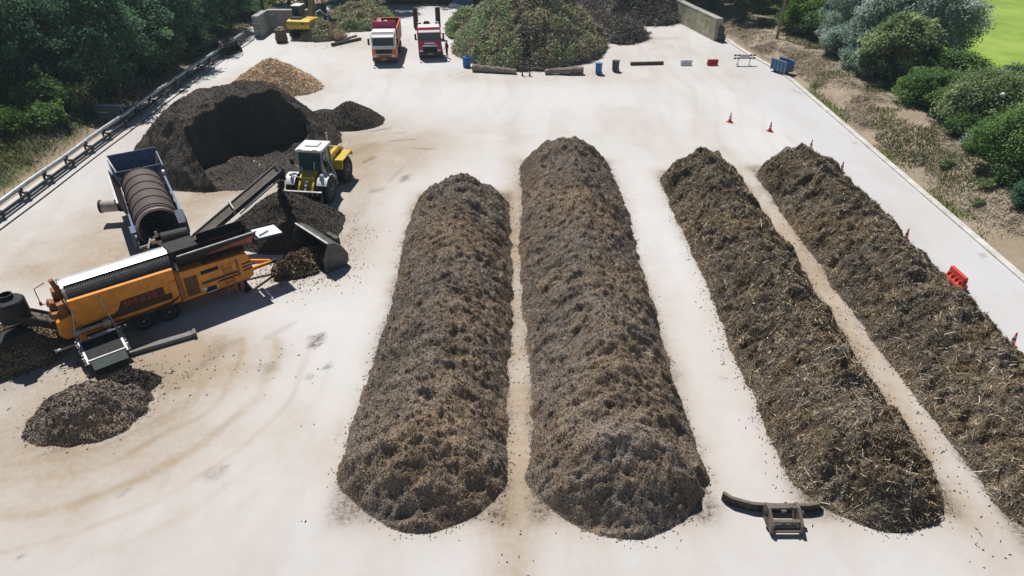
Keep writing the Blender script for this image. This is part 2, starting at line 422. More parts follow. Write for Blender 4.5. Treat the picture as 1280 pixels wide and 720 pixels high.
# sweeping wheel arcs round the near left pile
c = P(110, 455); rr = np.hypot(X - c.x, (Y - c.y)) + fbm(X * .25, Y * .25, 2, 3) * .6
arc = np.clip(np.sin(rr * 4.6 + fbm(rr * .7, rr * 0, 2, 4) * 3), 0, 1) ** 2 * np.exp(-((rr - 8.2) / 2.6) ** 2) * (Y < c.y + 2)
dust += .50 * arc * (.6 + .6 * fbm(X * .8, Y * .8, 3, 77))
# long faint lanes of passing wheels
lane = np.clip(np.sin((X + fbm(Y * .06, X * 0, 2, 6) * 3) * 3.3), 0, 1) ** 3 * sstep(.0, .5, fbm(X * .15, Y * .03, 3, 15))
dust += .10 * lane
for (x0, y0, x1, y1, wd, am) in ((462, 165, 488, 160, .16, .7), (492, 167, 510, 165, .13, .35), (483, 177, 519, 174, .14, .5), (515, 185, 546, 187, .13, .6), (455, 203, 469, 196, .2, .7), (501, 228, 510, 219, .2, .7),
                                 (486, 227, 505, 208, .16, .3), (462, 241, 480, 236, .22, .45), (425, 200, 470, 178, .35, .3), (388, 432, 404, 417, .22, .9), (386, 433, 399, 431, .2, .8), (404, 460, 413, 458, .13, .75),
                                 (383, 472, 391, 470, .2, .4), (322, 459, 344, 462, .3, .35), (262, 598, 285, 582, .16, .4), (257, 592, 270, 597, .2, .3), (145, 622, 160, 612, .1, .35), (20, 698, 31, 694, .09, .5),
                                 (1225, 318, 1232, 320, .25, .5), (1066, 178, 1070, 180, .25, .4), (240, 465, 275, 440, .3, .4), (255, 445, 300, 425, .35, .3), (225, 475, 240, 468, .3, .4), (45, 572, 95, 556, .12, .5),
                                 (420, 555, 428, 530, .12, .2), (900, 470, 906, 474, .2, .2), (770, 50, 850, 47, .9, .2), (330, 425, 370, 402, .2, .25), (990, 112, 1002, 118, .3, .3), (660, 330, 664, 360, .3, .25)):
    a, b = P(x0, y0), P(x1, y1); d = np.array([b.x - a.x, b.y - a.y]); L2 = max(d @ d, 1e-6)
    t = np.clip(((X - a.x) * d[0] + (Y - a.y) * d[1]) / L2, 0, 1)
    dist = np.hypot(X - a.x - t * d[0], Y - a.y - t * d[1]) * (1 + .8 * fbm(X * 2.5, Y * 2.5, 3, 41))
    dark = np.maximum(dark, am * np.exp(-(dist / (wd * (.5 + t * (1 - t) * 3))) ** 2))
dark += .5 * np.clip(fbm(X * .9, Y * .9, 5, 51) - .52, 0, 1) * np.clip(dust * 2, 0, 1)
# peat-brown stain under and around every heap
for (px, py, rx, ry, am) in ((290, 185, 7.6, 6.5, .5), (366, 282, 3.9, 3.0, .55), (110, 520, 2.9, 2.2, .5), (160, 478, 2.0, 1.5, .6), (20, 450, 3.4, 2.4, .6), (437, 155, 3.2, 2, .4)):
    dark = np.maximum(dark, blob(px, py, rx, ry, am) * (.8 + .5 * fbm(X * 1.5, Y * 1.5, 4, 61)))
# fines trodden out round the windrows
for (x0, x1, y0, y1) in ((-6.1, -.2, 14.8, 41.6), (.75, 7.0, 14.8, 47.0), (10.4, 15.6, 15.0, 45.2), (17.1, 22.6, 13.4, 46.0)):
    ox = np.maximum(np.abs(X - (x0 + x1) / 2) - (x1 - x0) / 2 + .2, 0); oy = np.maximum(np.abs(Y - (y0 + y1) / 2) - (y1 - y0) / 2 + .6, 0)
    dd_ = np.hypot(ox, oy)
    dark = np.maximum(dark, .85 * np.exp(-(dd_ / (.42 + .25 * fbm(X * .6, Y * .6, 3, 90))) ** 2) * (.75 + .6 * fbm(X * 2.1, Y * 2.1, 4, 91)))
    dust = dust + .45 * np.exp(-(dd_ / .95) ** 2) * (.7 + .6 * fbm(X * .7, Y * .7, 3, 92))
nx, ny = X.shape; idx = np.arange(nx * ny).reshape(nx, ny)
F = np.stack([idx[:-1, :-1], idx[1:, :-1], idx[1:, 1:], idx[:-1, 1:]], -1).reshape(-1, 4)
yard = np_obj('concrete_yard', np.stack([X, Y, np.zeros_like(X)], -1).reshape(-1, 3), F, np.clip(dust, 0, 1.2).ravel(), None, smooth=True)
a = yard.data.attributes.new('spill', 'FLOAT', 'POINT'); a.data.foreach_set('value', np.clip(dark, 0, 1).ravel().astype(np.float32))
a = yard.data.attributes.new('road', 'FLOAT', 'POINT'); a.data.foreach_set('value', (sstep(20, 24, X + fbm(Y * .1, X * .1, 2, 3)) * .9 + .35 * sstep(18, 14, Y)).clip(0, 1).ravel().astype(np.float32))
m, nt, b = _nt('worn_concrete'); N, L = nt.nodes, nt.links
tc = N.new('ShaderNodeTexCoord')
def at(n):
    q = N.new('ShaderNodeAttribute'); q.attribute_name = n; return q.outputs['Fac']
def nz(s, d=6, r=.6):
    q = N.new('ShaderNodeTexNoise'); q.inputs['Scale'].default_value = s; q.inputs['Detail'].default_value = d; q.inputs['Roughness'].default_value = r
    L.new(tc.outputs['Object'], q.inputs['Vector']); return q.outputs['Fac']
def math_(op, x, y):
    q = N.new('ShaderNodeMath'); q.operation = op
    for i, v in enumerate((x, y)):
        if isinstance(v, (int, float)): q.inputs[i].default_value = v
        else: L.new(v, q.inputs[i])
    return q.outputs[0]
def mix(f, a_, b_):
    q = N.new('ShaderNodeMix'); q.data_type = 'RGBA'
    if isinstance(f, float): q.inputs[0].default_value = f
    else: L.new(f, q.inputs[0])
    for i, v in ((6, a_), (7, b_)):
        if isinstance(v, tuple): q.inputs[i].default_value = (*v, 1)
        else: L.new(v, q.inputs[i])
    return q.outputs[2]
base = mix(at('road'), (.568, .562, .556), (.515, .52, .532))
base = mix(math_('MULTIPLY', math_('SUBTRACT', nz(.35, 8, .65), .35), .7), base, (.475, .46, .45))
dfac = math_('ADD', at('tone'), math_('MULTIPLY', math_('SUBTRACT', nz(3.5, 8, .7), .5), math_('MULTIPLY', at('tone'), 1.0)))
base = mix(math_('MINIMUM', math_('MAXIMUM', dfac, 0.0), 1.0), base, (.36, .29, .215))
sfac = math_('MAXIMUM', math_('MULTIPLY', at('spill'), math_('MULTIPLY', math_('SUBTRACT', nz(6, 10, .8), .36), 5.5)), 0.0)
base = mix(math_('MINIMUM', sfac, 1.0), base, (.085, .062, .045))
L.new(base, b.inputs['Base Color']); b.inputs['Roughness'].default_value = .9; b.inputs['Specular IOR Level'].default_value = .15
bp = N.new('ShaderNodeBump'); bp.inputs['Strength'].default_value = .25; bp.inputs['Distance'].default_value = .02
L.new(nz(12, 8, .7), bp.inputs['Height']); L.new(bp.outputs[0], b.inputs['Normal'])
yard.data.materials.clear(); yard.data.materials.append(m)
tag(yard, kind='structure')

# pale kerb strip on the right edge
k = MB(); n_ = 90
pts = [(float(yard_right(np.array(y))), y) for y in np.linspace(-12, 83, n_)]
for (x0, y0), (x1, y1) in zip(pts[:-1], pts[1:]):
    k.add([(x0, y0, 0), (x0 + .42, y0, 0), (x0 + .42, y0, .11), (x0, y0, .11), (x1, y1 - .015, 0), (x1 + .42, y1 - .015, 0), (x1 + .42, y1 - .015, .11), (x1, y1 - .015, .11)],
          [(0, 1, 2, 3), (7, 6, 5, 4), (3, 2, 6, 7), (0, 3, 7, 4), (1, 5, 6, 2), (0, 4, 5, 1)])
tag(k.build('kerb', 'kerb'), kind='structure')
# ------------------------------------------------------------------ heaps
COMPOST_BROWN = tone_mat('half_rotted_compost', [(0, (0.054, 0.044, 0.037)), (.28, (0.149, 0.124, 0.104)), (.55, (0.250, 0.209, 0.172)), (.8, (0.344, 0.289, 0.232)), (1, (0.534, 0.446, 0.344))],
                         noise=((.35, .35), (2.2, .22), (11, .24)), bump=.8, bump_scale=16,
                         alt=([(0, (.05, .037, .027)), (.28, (.155, .116, .082)), (.55, (.26, .196, .138)), (.8, (.34, .265, .19)), (1, (.48, .39, .285))], .3))
COMPOST_STRAW = tone_mat('coarse_fibrous_compost', [(0, (0.030, 0.024, 0.022)), (.28, (0.092, 0.078, 0.065)), (.55, (0.185, 0.154, 0.117)), (.8, (0.332, 0.271, 0.191)), (1, (0.690, 0.592, 0.443))],
                         noise=((.4, .3), (2.2, .35), (11, .35)), bump=.9, bump_scale=13,
                         alt=([(0, (.024, .018, .013)), (.28, (.09, .066, .044)), (.55, (.18, .135, .085)), (.8, (.32, .25, .16)), (1, (.60, .50, .36))], .5))
PEAT = tone_mat('fine_dark_compost', [(0, (0.027, 0.024, 0.022)), (.4, (0.066, 0.057, 0.051)), (.7, (0.109, 0.094, 0.079)), (1, (0.194, 0.164, 0.128))],
                noise=((.5, .25), (3, .15), (14, .15)), bump=.9, bump_scale=12)
CHIPWOOD = tone_mat('pale_wood_chips', [(0, (.46, .30, .17)), (.4, (.68, .47, .29)), (.7, (.80, .60, .40)), (1, (.82, .70, .53))], noise=((.8, .2), (6, .3)), bump=.8, bump_scale=9)
OVERS = tone_mat('coarse_overs', [(0, (.05, .035, .024)), (.4, (.14, .10, .065)), (.7, (.28, .21, .13)), (1, (.46, .36, .24))], noise=((1, .2), (8, .3)), bump=.9, bump_scale=9)

def heap(name, label, cat, center, hx, hy, hfun, cell, mat, chips=(), rz=0.0, seed=1, group=None, kind=None, base_tone=.5, crumbs=0, crumb_reach=.5, cut=.012):
    """one heap = one mesh: a lumpy surface, loose pieces lying in it and crumbs round its foot"""
    rg = np.random.default_rng(seed)
    xs = np.arange(-hx, hx + cell, cell); ys = np.arange(-hy, hy + cell, cell)
    X, Y = np.meshgrid(xs, ys, indexing='ij'); Hh = hfun(X, Y)
    keep = Hh > cut
    nx, ny = X.shape; idx = np.arange(nx * ny).reshape(nx, ny)
    F = np.stack([idx[:-1, :-1], idx[1:, :-1], idx[1:, 1:], idx[:-1, 1:]], -1)
    fk = keep[:-1, :-1] | keep[1:, :-1] | keep[1:, 1:] | keep[:-1, 1:]
    F = F[fk].reshape(-1, 4)
    Zz = np.where(keep, Hh, -.01)
    gx, gy = np.gradient(Zz, cell)
    V = np.stack([X, Y, Zz], -1).reshape(-1, 3)
    used = np.unique(F); remap = -np.ones(nx * ny, int); remap[used] = np.arange(len(used))
    Vv = V[used]; Ff = remap[F]
    tone = np.full(len(Vv), base_tone)
    allV, allF, allT, sm = [Vv], [Ff], [tone], [np.ones(len(Ff), bool)]
    n0 = len(Vv)
    ki, kj = np.nonzero(keep)
    area = np.sqrt(1 + gx[ki, kj] ** 2 + gy[ki, kj] ** 2); pr = area / area.sum()
    for (n, L, Wd, t0, t1, kindc, lift) in chips:
        s = rg.choice(len(ki), n, p=pr)
        i, j = ki[s], kj[s]
        ox, oy = rg.uniform(-.5, .5, n) * cell, rg.uniform(-.5, .5, n) * cell
        pz = Zz[i, j] + gx[i, j] * ox + gy[i, j] * oy
        p = np.stack([X[i, j] + ox, Y[i, j] + oy, np.maximum(pz, 0) + lift * rg.uniform(.0, 1, n)], 1)
        nrm = unit(np.stack([-gx[i, j], -gy[i, j], np.ones(n)], 1))
        f_ = sticks if kindc == 's' else flakes
        v, f = f_(p, nrm, L, Wd, rg, .45 if kindc == 's' else .55)
        per = len(v) // n
        allV.append(v); allF.append(f + n0); n0 += len(v)
        allT.append(np.repeat(rg.uniform(t0, t1, n), per)); sm.append(np.zeros(len(f), bool))
    if crumbs:
        bnd = keep & ~(np.roll(keep, 1, 0) & np.roll(keep, -1, 0) & np.roll(keep, 1, 1) & np.roll(keep, -1, 1))
        bi, bj = np.nonzero(bnd); s = rg.choice(len(bi), crumbs)
        rr = np.abs(rg.normal(0, crumb_reach, crumbs)) ** 1.5; aa = rg.uniform(0, 2 * PI, crumbs)
        p = np.stack([X[bi[s], bj[s]] + rr * np.cos(aa), Y[bi[s], bj[s]] + rr * np.sin(aa), np.full(crumbs, .015)], 1)
        v, f = sticks(p, np.tile([[0, 0, 1.]], (crumbs, 1)), .05 * (1 + 1.6 * rg.uniform(0, 1, crumbs) ** 5), .035, rg, .2)
        allV.append(v); allF.append(f + n0); n0 += len(v); allT.append(np.repeat(rg.uniform(.2, .7, crumbs), 6)); sm.append(np.zeros(len(f), bool))
    o = np_obj(name, np.concatenate(allV), np.concatenate(allF), np.concatenate(allT), mat, smooth=np.concatenate(sm), loc=(center[0], center[1], 0))
    o.rotation_euler = (0, 0, rz)
    return tag(o, label, cat, group, kind)

def lumps(X, Y, sd, big=.18, mid=.10, fine=.06):
    r = 1 - np.abs(fbm(X * .75, Y * .75, 3, sd + 4)) * 2
    return fbm(X * .45, Y * .45, 3, sd) * big + r * mid - mid * .55 + fbm(X * 2.4, Y * 2.4, 3, sd + 9) * fine + (vnoise(X * 7, Y * 7, sd + 2) - .5) * fine * .9

def windrow(label, x0, x1, y0, y1, hgt, seed, mat, scallop, period, chips, crumbs, fine, mid=.34, hole=.30, clod=.0, ex=1.55):
    cx, cy, hw, hl = (x0 + x1) / 2, (y0 + y1) / 2, (x1 - x0) / 2, (y1 - y0) / 2
    def hf(X, Y):
        wob = 1 + .055 * fbm(Y * .35, X * 0 + seed, 3, seed + 3) + .05 * fbm(Y * 1.7 + X * .3, X * .6, 3, seed + 5)
        t = np.abs(X + .18 * fbm(Y * .12, X * 0, 2, seed + 8)) / (hw * wob)
        e = np.clip((np.abs(Y) - (hl - 2.4 * (1 + .16 * fbm(X * .4, Y * 0 + 2, 2, seed)))) / 2.5, 0, None)
        q = np.clip(1 - (t ** (ex * 1.12) + e ** 1.35) ** .82, 0, 1)
        body = hgt * (1 + .10 * fbm(Y * .16, X * 0 + 7, 2, seed + 70)) * q ** .86
        edge = np.clip(body / .5, 0, 1)
        ph = (Y + .17 * X * X * (3 / hw) ** 2 + 1.1 * fbm(X * .35, Y * .3, 3, seed + 11)) / period
        saw = ph - np.floor(ph)
        wave = (np.minimum(saw / .72, (1 - saw) / .28) - .5) * scallop * (.6 + .9 * vnoise(X * .3, Y * .22, seed + 6))
        holes = -hole * sstep(.42, .75, fbm(X * 1.1, Y * 1.5, 3, seed + 60)) * sstep(.15, .5, q) + .16 * fbm(X * 1.3 + 3, Y * 2.2, 3, seed + 66)
        return np.where(q > 0, body + edge * (wave + lumps(X, Y, seed, .30, mid, fine) + clod * (np.abs(fbm(X * 2.6, Y * 3.4, 3, seed + 81)) * 2 - .5) + clod * .8 * (vnoise(X * 5, Y * 6, seed + 82) - .5) + holes + .20 * fbm(X * .8, Y * 1.9, 4, seed + 77)), -1)
    return heap('compost_windrow', label, 'compost windrow', (cx, cy), hw + .4, hl + .4, hf, .062, mat, chips, 0, seed, 'long compost windrows on the yard', None, .45, crumbs, .32)

fine_chips = lambda n: ((n * 2, .075, .04, .15, .75, 'f', .03), (n // 2, .11, .018, .4, .95, 's', .03), (n, .07, .05, .0, .35, 'f', .02))
straw_chips = lambda n: ((n * 2, .10, .035, .1, .75, 'f', .04), (n, .17, .02, .35, .95, 's', .05), (n, .09, .05, .0, .3, 'f', .02), (n // 9, .30, .03, .75, 1.15, 's', .06), (n // 110, .42, .035, .8, 1.1, 's', .06), (n // 1800, .7, .05, .9, 1.1, 's', .08))
windrow('broad fine brown compost windrow, the first one right of the screening machines', -6.25, -.1, 14.6, 42.0, 2.25, 11, COMPOST_BROWN, .20, 1.3, fine_chips(26000), 1900, .10, .10, .06, .075)
windrow('longest fine brown compost windrow with humped crest, reaching farthest towards the waste heap', 0.62, 7.1, 14.55, 47.6, 2.55, 23, COMPOST_BROWN, .38, 2.7, fine_chips(30000), 2000, .10, .11, .08, .075)
windrow('coarse strawy compost windrow ending beside the loader blade attachment', 10.25, 15.75, 14.5, 45.8, 2.1, 37, COMPOST_STRAW, .30, 1.9, straw_chips(26000), 2800, .10)
windrow('coarse strawy compost windrow alongside the cones and the kerb road', 17.0, 22.75, 13.0, 46.6, 2.1, 53, COMPOST_STRAW, .40, 2.4, straw_chips(28000), 2800, .10)

def dome(rx, ry, h, pw=1.0, sd=1, amp=(.2, .12, .05), ang=0.0, wob=.10):
    def f(X, Y):
        a = np.arctan2(Y / ry, X / rx); r = np.hypot(X / rx, Y / ry)
        k = 1 + wob * fbm(np.cos(a) * 1.6 + sd, np.sin(a) * 1.6, 3, sd)
        q = np.clip(1 - r / k, 0, 1)
        body = h * (1 - (1 - q) ** 1.25) ** pw
        return np.where(q > 0, body + np.clip(body / .35, 0, 1) * lumps(X, Y, sd, *amp), -1)
    return f

peat_chips = lambda n: ((n, .12, .08, .1, .75, 'f', .02), (n // 3, .10, .07, .0, .4, 'f', .02))
# big dark heap with the dug-out face
cc = P(296, 200)
cc = Vector((-20.7, 48.5, 0)); hrz = math.radians(38)
def big(X, Y):
    base = dome(7.6, 7.3, 6.4, .92, 71, (.3, .25, .09), wob=.13)(X, Y)
    base = np.minimum(base, 4.0 + .12 * X + lumps(X, Y, 79, .35, .2, .08))
    # steep face: everything in front of a curved line has been dug away down to a low toe
    line = -3.0 + 2.3 * np.exp(-((X - .6) / 3.0) ** 2) - .13 * (X - .4) ** 2 * (np.abs(X - .4) > 4.2) + .5 * fbm(X * .6, Y * 0, 3, 72)
    d = Y - line
    left = sstep(-3.3, -4.4, X); right = sstep(3.2, 6.4, X)
    face = np.clip((d + .25) * 3.2, 0, 9)
    toe = .16 - .08 * np.exp(-((X - .4) / 1.6) ** 2) + np.clip(.85 - np.abs(d + 1.1 + .8 * fbm(X * .5, Y * .3, 2, 74)) * .6, 0, .8) * (.25 + .9 * vnoise(X * .45, Y * .2, 75)) * (1.2 - np.exp(-((X - .4) / 2.2) ** 2))
    k = np.clip(left + right, 0, 1)
    lim = np.maximum(face, toe + lumps(X, Y, 76, .1, .1, .06)) * (1 - k) + 5.5 * k ** 1.6
    return np.where(base > 0, np.minimum(base, lim), -1)
heap('compost_heap', 'largest dark compost heap with a steep shaded dug-out face behind the wheel loader', 'compost heap', cc, 10.2, 9.0, big, .095, PEAT, peat_chips(16000), hrz, 71, 'dark compost heaps', None, .5, 700, .5)
heap('compost_heap', 'small smooth dark compost cone behind the largest dark heap, nearest the trucks', 'compost heap', P(440, 153), 3.4, 2.6, dome(2.75, 2.1, 1.75, .95, 81, (.08, .05, .04)), .07, PEAT, peat_chips(3500), 0, 81, 'dark compost heaps', None, .55, 120, .3)
heap('compost_heap', 'low flat dark compost spill between the large heap and the small cone', 'compost heap', P(408, 149), 2.7, 1.8, dome(2.5, 1.6, .85, .9, 82, (.08, .05, .04)), .07, PEAT, peat_chips(1800), 0, 82, 'dark compost heaps', None, .6, 60, .3)
heap('compost_heap', 'dark compost cone growing under the end of the rising conveyor', 'compost heap', (-13.55, 36.3), 4.2, 4.2, dome(3.45, 3.2, 2.4, .98, 83, (.10, .07, .05)), .07, PEAT, peat_chips(7000), 0, 83, 'dark compost heaps', None, .5, 300, .4)
heap('compost_heap', 'rounded dark compost heap in front of the orange screen, nearest the camera', 'compost heap', P(110, 520), 3.9, 3.0, dome(2.35, 1.8, 1.3, .85, 84, (.26, .26, .10), wob=.22), .055, COMPOST_BROWN, peat_chips(6000), .15, 84, 'dark compost heaps', None, .62, 320, .35)
heap('compost_heap', 'small dark clump of compost below the green side conveyor', 'compost heap', P(160, 482), 2.0, 1.6, dome(1.2, .95, .62, .8, 85, (.16, .16, .08), wob=.25), .06, PEAT, peat_chips(2200), .3, 85, 'dark compost heaps', None, .4, 160, .3)
heap('overs_heap', 'heap of coarse woody overs under the rear conveyor of the orange screen', 'wood overs heap', P(10, 444), 3.4, 2.8, dome(2.7, 1.9, 1.5, .9, 86, (.15, .12, .08)), .07, OVERS, ((9000, .16, .08, .2, 1.0, 'f', .04), (3000, .22, .05, .3, 1.1, 's', .04)), .4, 86, None, None, .35, 500, .4)
heap('wood_chip_heap', 'pale tan wood chip heap behind the largest dark heap', 'wood chip heap', P(345, 110), 5.2, 3.8, dome(4.5, 3.0, 2.75, .98, 87, (.15, .10, .06)), .09, CHIPWOOD, ((9000, .20, .11, .1, 1.0, 'f', .05), (3000, .26, .06, .2, 1.1, 's', .05)), 0, 87, None, None, .5, 400, .5)
# stream of compost dropping off the conveyor
rg = np.random.default_rng(5); pts = []
S0, S1 = P(349, 214, 3.95), Vector((-13.5, 36.15, 2.35))
ts = rg.uniform(0, 1, 420)
px_ = S0.x + (S1.x - S0.x) * ts + rg.normal(0, .07, 420) + .45 * ts * (1 - ts); py_ = S0.y + (S1.y - S0.y) * ts + rg.normal(0, .14, 420); pz_ = S0.z + (S1.z - S0.z) * ts ** 1.6 + rg.normal(0, .07, 420)
v, f = flakes(np.stack([px_, py_, pz_], 1), rg.normal(0, 1, (420, 3)), .26, .2, rg, 1)
tag(np_obj('falling_compost', v, f, np.repeat(rg.uniform(.1, .6, 420), 4), PEAT), 'stream of dark compost dropping off the top of the conveyor', 'compost stream', kind='stuff')

# scattered debris on the slab
rg = np.random.default_rng(9); pp = []
for (px, py, rx, ry, n) in ((362, 345, 2.6, 1.6, 260), (390, 338, 2.2, 1.4, 150), (445, 305, 1.4, 2.4, 50), (640, 480, .7, 14, 130), (1060, 430, .9, 14, 200), (1150, 560, 1.0, 6, 60), (310, 460, 3, 1.6, 24), (420, 560, 1.2, 6, 8),
                            (70, 460, 2.4, 1.6, 140), (250, 455, 3, 1.2, 24), (930, 480, .6, 9, 110), (270, 215, 5, 3, 120), (180, 470, 2.5, 1.2, 120), (870, 60, 8, 6, 30), (430, 55, 6, 2.5, 120), (640, 92, 14, 1.2, 60)):
    c = P(px, py); pp.append(np.stack([c.x + rg.normal(0, rx, n) * .6, c.y + rg.normal(0, ry, n) * .6, np.full(n, .02)], 1))
pp = np.concatenate(pp); v, f = sticks(pp, np.tile([[0, 0, 1.]], (len(pp), 1)), .065 * (1 + 2 * rg.uniform(0, 1, (len(pp))) ** 6), .04, rg, .15)
tag(np_obj('wood_debris', v, f, np.repeat(rg.uniform(.0, .75, len(pp)), 6), OVERS), kind='stuff')

# ------------------------------------------------------------------ green and woody waste
GREENWASTE = tone_mat('mixed_garden_waste', [(0, (.11, .095, .075)), (.16, (.30, .26, .19)), (.38, (.52, .46, .33)), (.52, (.48, .48, .28)), (.66, (.31, .40, .18)), (.82, (.24, .37, .18)), (1, (.46, .55, .34))],
                      noise=((.5, .1), (4, .06)), bump=.4, trans=.2)
BRANCHES = tone_mat('grey_brushwood', [(0, (0.092, 0.081, 0.074)), (.4, (0.241, 0.213, 0.190)), (.7, (0.414, 0.380, 0.333)), (1, (0.575, 0.517, 0.448))], noise=((.8, .12), (6, .12)), bump=.5)

def leaf_heap(name, label, cat, center, rx, ry, h, seed, mat, n, L, W, tonef, rz=0.0, twigs=0, twig_len=1.2, pw=.9, amp=(.7, .6, .18), lift=.35, group=None, wob=.14):
    rg = np.random.default_rng(seed)
    f0 = dome(rx, ry, h, pw, seed, amp, wob=wob); cell = .2
    xs = np.arange(-rx * 1.25, rx * 1.25, cell); ys = np.arange(-ry * 1.25, ry * 1.25, cell)
    X, Y = np.meshgrid(xs, ys, indexing='ij'); Z = f0(X, Y); keep = Z > .02
    nx, ny = X.shape; idx = np.arange(nx * ny).reshape(nx, ny)
    F = np.stack([idx[:-1, :-1], idx[1:, :-1], idx[1:, 1:], idx[:-1, 1:]], -1)[keep[:-1, :-1] | keep[1:, 1:]].reshape(-1, 4)
    used = np.unique(F); rm = -np.ones(nx * ny, int); rm[used] = np.arange(len(used))
    Zz = np.where(keep, Z, -.02); V = np.stack([X, Y, Zz], -1).reshape(-1, 3)[used]
    aV, aF, aT = [V], [rm[F]], [np.clip(tonef(V[:, 0], V[:, 1], rg) * .55, 0, 1)]; n0 = len(V)
    gx, gy = np.gradient(Zz, cell); ki, kj = np.nonzero(keep)
    def samp(n):
        s = rg.integers(0, len(ki), n); i, j = ki[s], kj[s]; o = rg.uniform(-.5, .5, (2, n)) * cell
        return np.stack([X[i, j] + o[0], Y[i, j] + o[1], np.maximum(Zz[i, j], 0)], 1), unit(np.stack([-gx[i, j], -gy[i, j], np.ones(n)], 1))
    p, nn = samp(n)
    bump = np.clip(fbm(p[:, 0] * 1.3, p[:, 1] * 1.3, 3, seed + 40) + .3, 0, 1)
    p = p + nn * (rg.uniform(0, 1, (n, 1)) ** 1.5 * lift * (.3 + 1.6 * bump[:, None]))
    v, f = flakes(p, nn, L, W, rg, .8); aV.append(v); aF.append(f + n0); n0 += len(v)
    aT.append(np.repeat(np.clip(tonef(p[:, 0], p[:, 1], rg) + rg.normal(0, .09, n), 0, 1), 4))
    if twigs:
        p, nn = samp(twigs); p = p + nn * .15
        v, f = sticks(p, nn, twig_len, .07, rg, .5); aV.append(v); aF.append(f + n0); n0 += len(v); aT.append(np.repeat(rg.uniform(.1, .45, twigs), 6))
    o = np_obj(name, np.concatenate(aV), np.concatenate(aF), np.concatenate(aT), mat, loc=(center[0], center[1], 0)); o.rotation_euler = (0, 0, rz)
    return tag(o, label, cat, group)

def big_tone(x, y, rg):
    n = fbm(x * .3, y * .3, 3, 501) * .35 + fbm(x * 1.3, y * 1.3, 4, 502) * .75
    return .40 + n + .36 * sstep(-.5, -5.5, x) - .06 * sstep(-1, 6, x)
leaf_heap('garden_waste_heap', 'huge heap of mixed green and brown garden waste in the middle of the back', 'garden waste heap', (2.1, 79.6), 8.7, 9.3, 7.9, 191, GREENWASTE, 48000, .34, .16, big_tone, 0, 3500, 1.1, .85)
leaf_heap('garden_waste_heap', 'fresh leafy green clippings spread beside the dark red truck', 'garden waste heap', (-5.4, 87.0), 2.6, 4.6, 2.4, 92, GREENWASTE, 9000, .36, .18, lambda x, y, r: .68 + .5 * fbm(x * .5, y * .5, 3, 92), 0, 200, 1.0)
leaf_heap('garden_waste_heap', 'long heap of yellow-green leafy branches between the excavator and the orange truck', 'garden waste heap', (-19.6, 91.5), 4.9, 5.2, 2.6, 93, GREENWASTE, 14000, .40, .2, lambda x, y, r: .66 + .6 * fbm(x * .4, y * .4, 3, 93), .25, 300, 1.2)
leaf_heap('garden_waste_heap', 'low tangle of greyish cuttings at the foot of the yellow-green branch heap', 'garden waste heap', P(405, 46), 2.8, 2.2, 1.3, 94, GREENWASTE, 3500, .34, .15, lambda x, y, r: .38 + .5 * fbm(x * .6, y * .6, 3, 94), .2, 260, 1.2)
leaf_heap('brushwood_heap', 'small untidy mound of grey roots and brushwood in front of the tall brushwood pile', 'brushwood heap', P(776, 47), 3.0, 3.2, 2.3, 95, BRANCHES, 5500, .32, .13, lambda x, y, r: .45 + .55 * fbm(x * .8, y * .8, 3, 95), 0, 1500, 1.3)
leaf_heap('brushwood_heap', 'tall dark brushwood pile leaning against the mossy block wall', 'brushwood heap', (16.3, 96.5), 7.6, 6.8, 5.4, 96, BRANCHES, 16000, .36, .13, lambda x, y, r: .33 + .5 * fbm(x * .5, y * .5, 3, 96), 0, 3200, 1.9)
# ------------------------------------------------------------------ trees, bushes, grasses
def leafmat(name, dark, mid, light, trans=.28):
    return tone_mat(name, [(0, tuple(c * .6 for c in dark)), (.3, dark), (.6, mid), (.85, light), (1, tuple(min(1, c * 1.35) for c in light))], noise=((.6, .14), (5, .08)), rough=.7, spec=.12, trans=trans, bump=0)
LM = {'dark': leafmat('dark_broadleaf', (0.051, 0.114, 0.073), (0.100, 0.202, 0.111), (0.195, 0.332, 0.148), .4),
      'mid': leafmat('mid_green_leaf', (0.078, 0.149, 0.047), (0.149, 0.267, 0.078), (0.267, 0.408, 0.133), .4),
      'grey': leafmat('grey_green_leaf', (0.203, 0.293, 0.234), (0.405, 0.547, 0.436), (0.600, 0.600, 0.600), .42),
      'olive': leafmat('olive_flowering_leaf', (0.123, 0.182, 0.075), (0.231, 0.314, 0.132), (0.495, 0.561, 0.314), .42),
      'bright': leafmat('bright_green_leaf', (0.057, 0.115, 0.017), (0.115, 0.218, 0.034), (0.253, 0.368, 0.086), .42)}

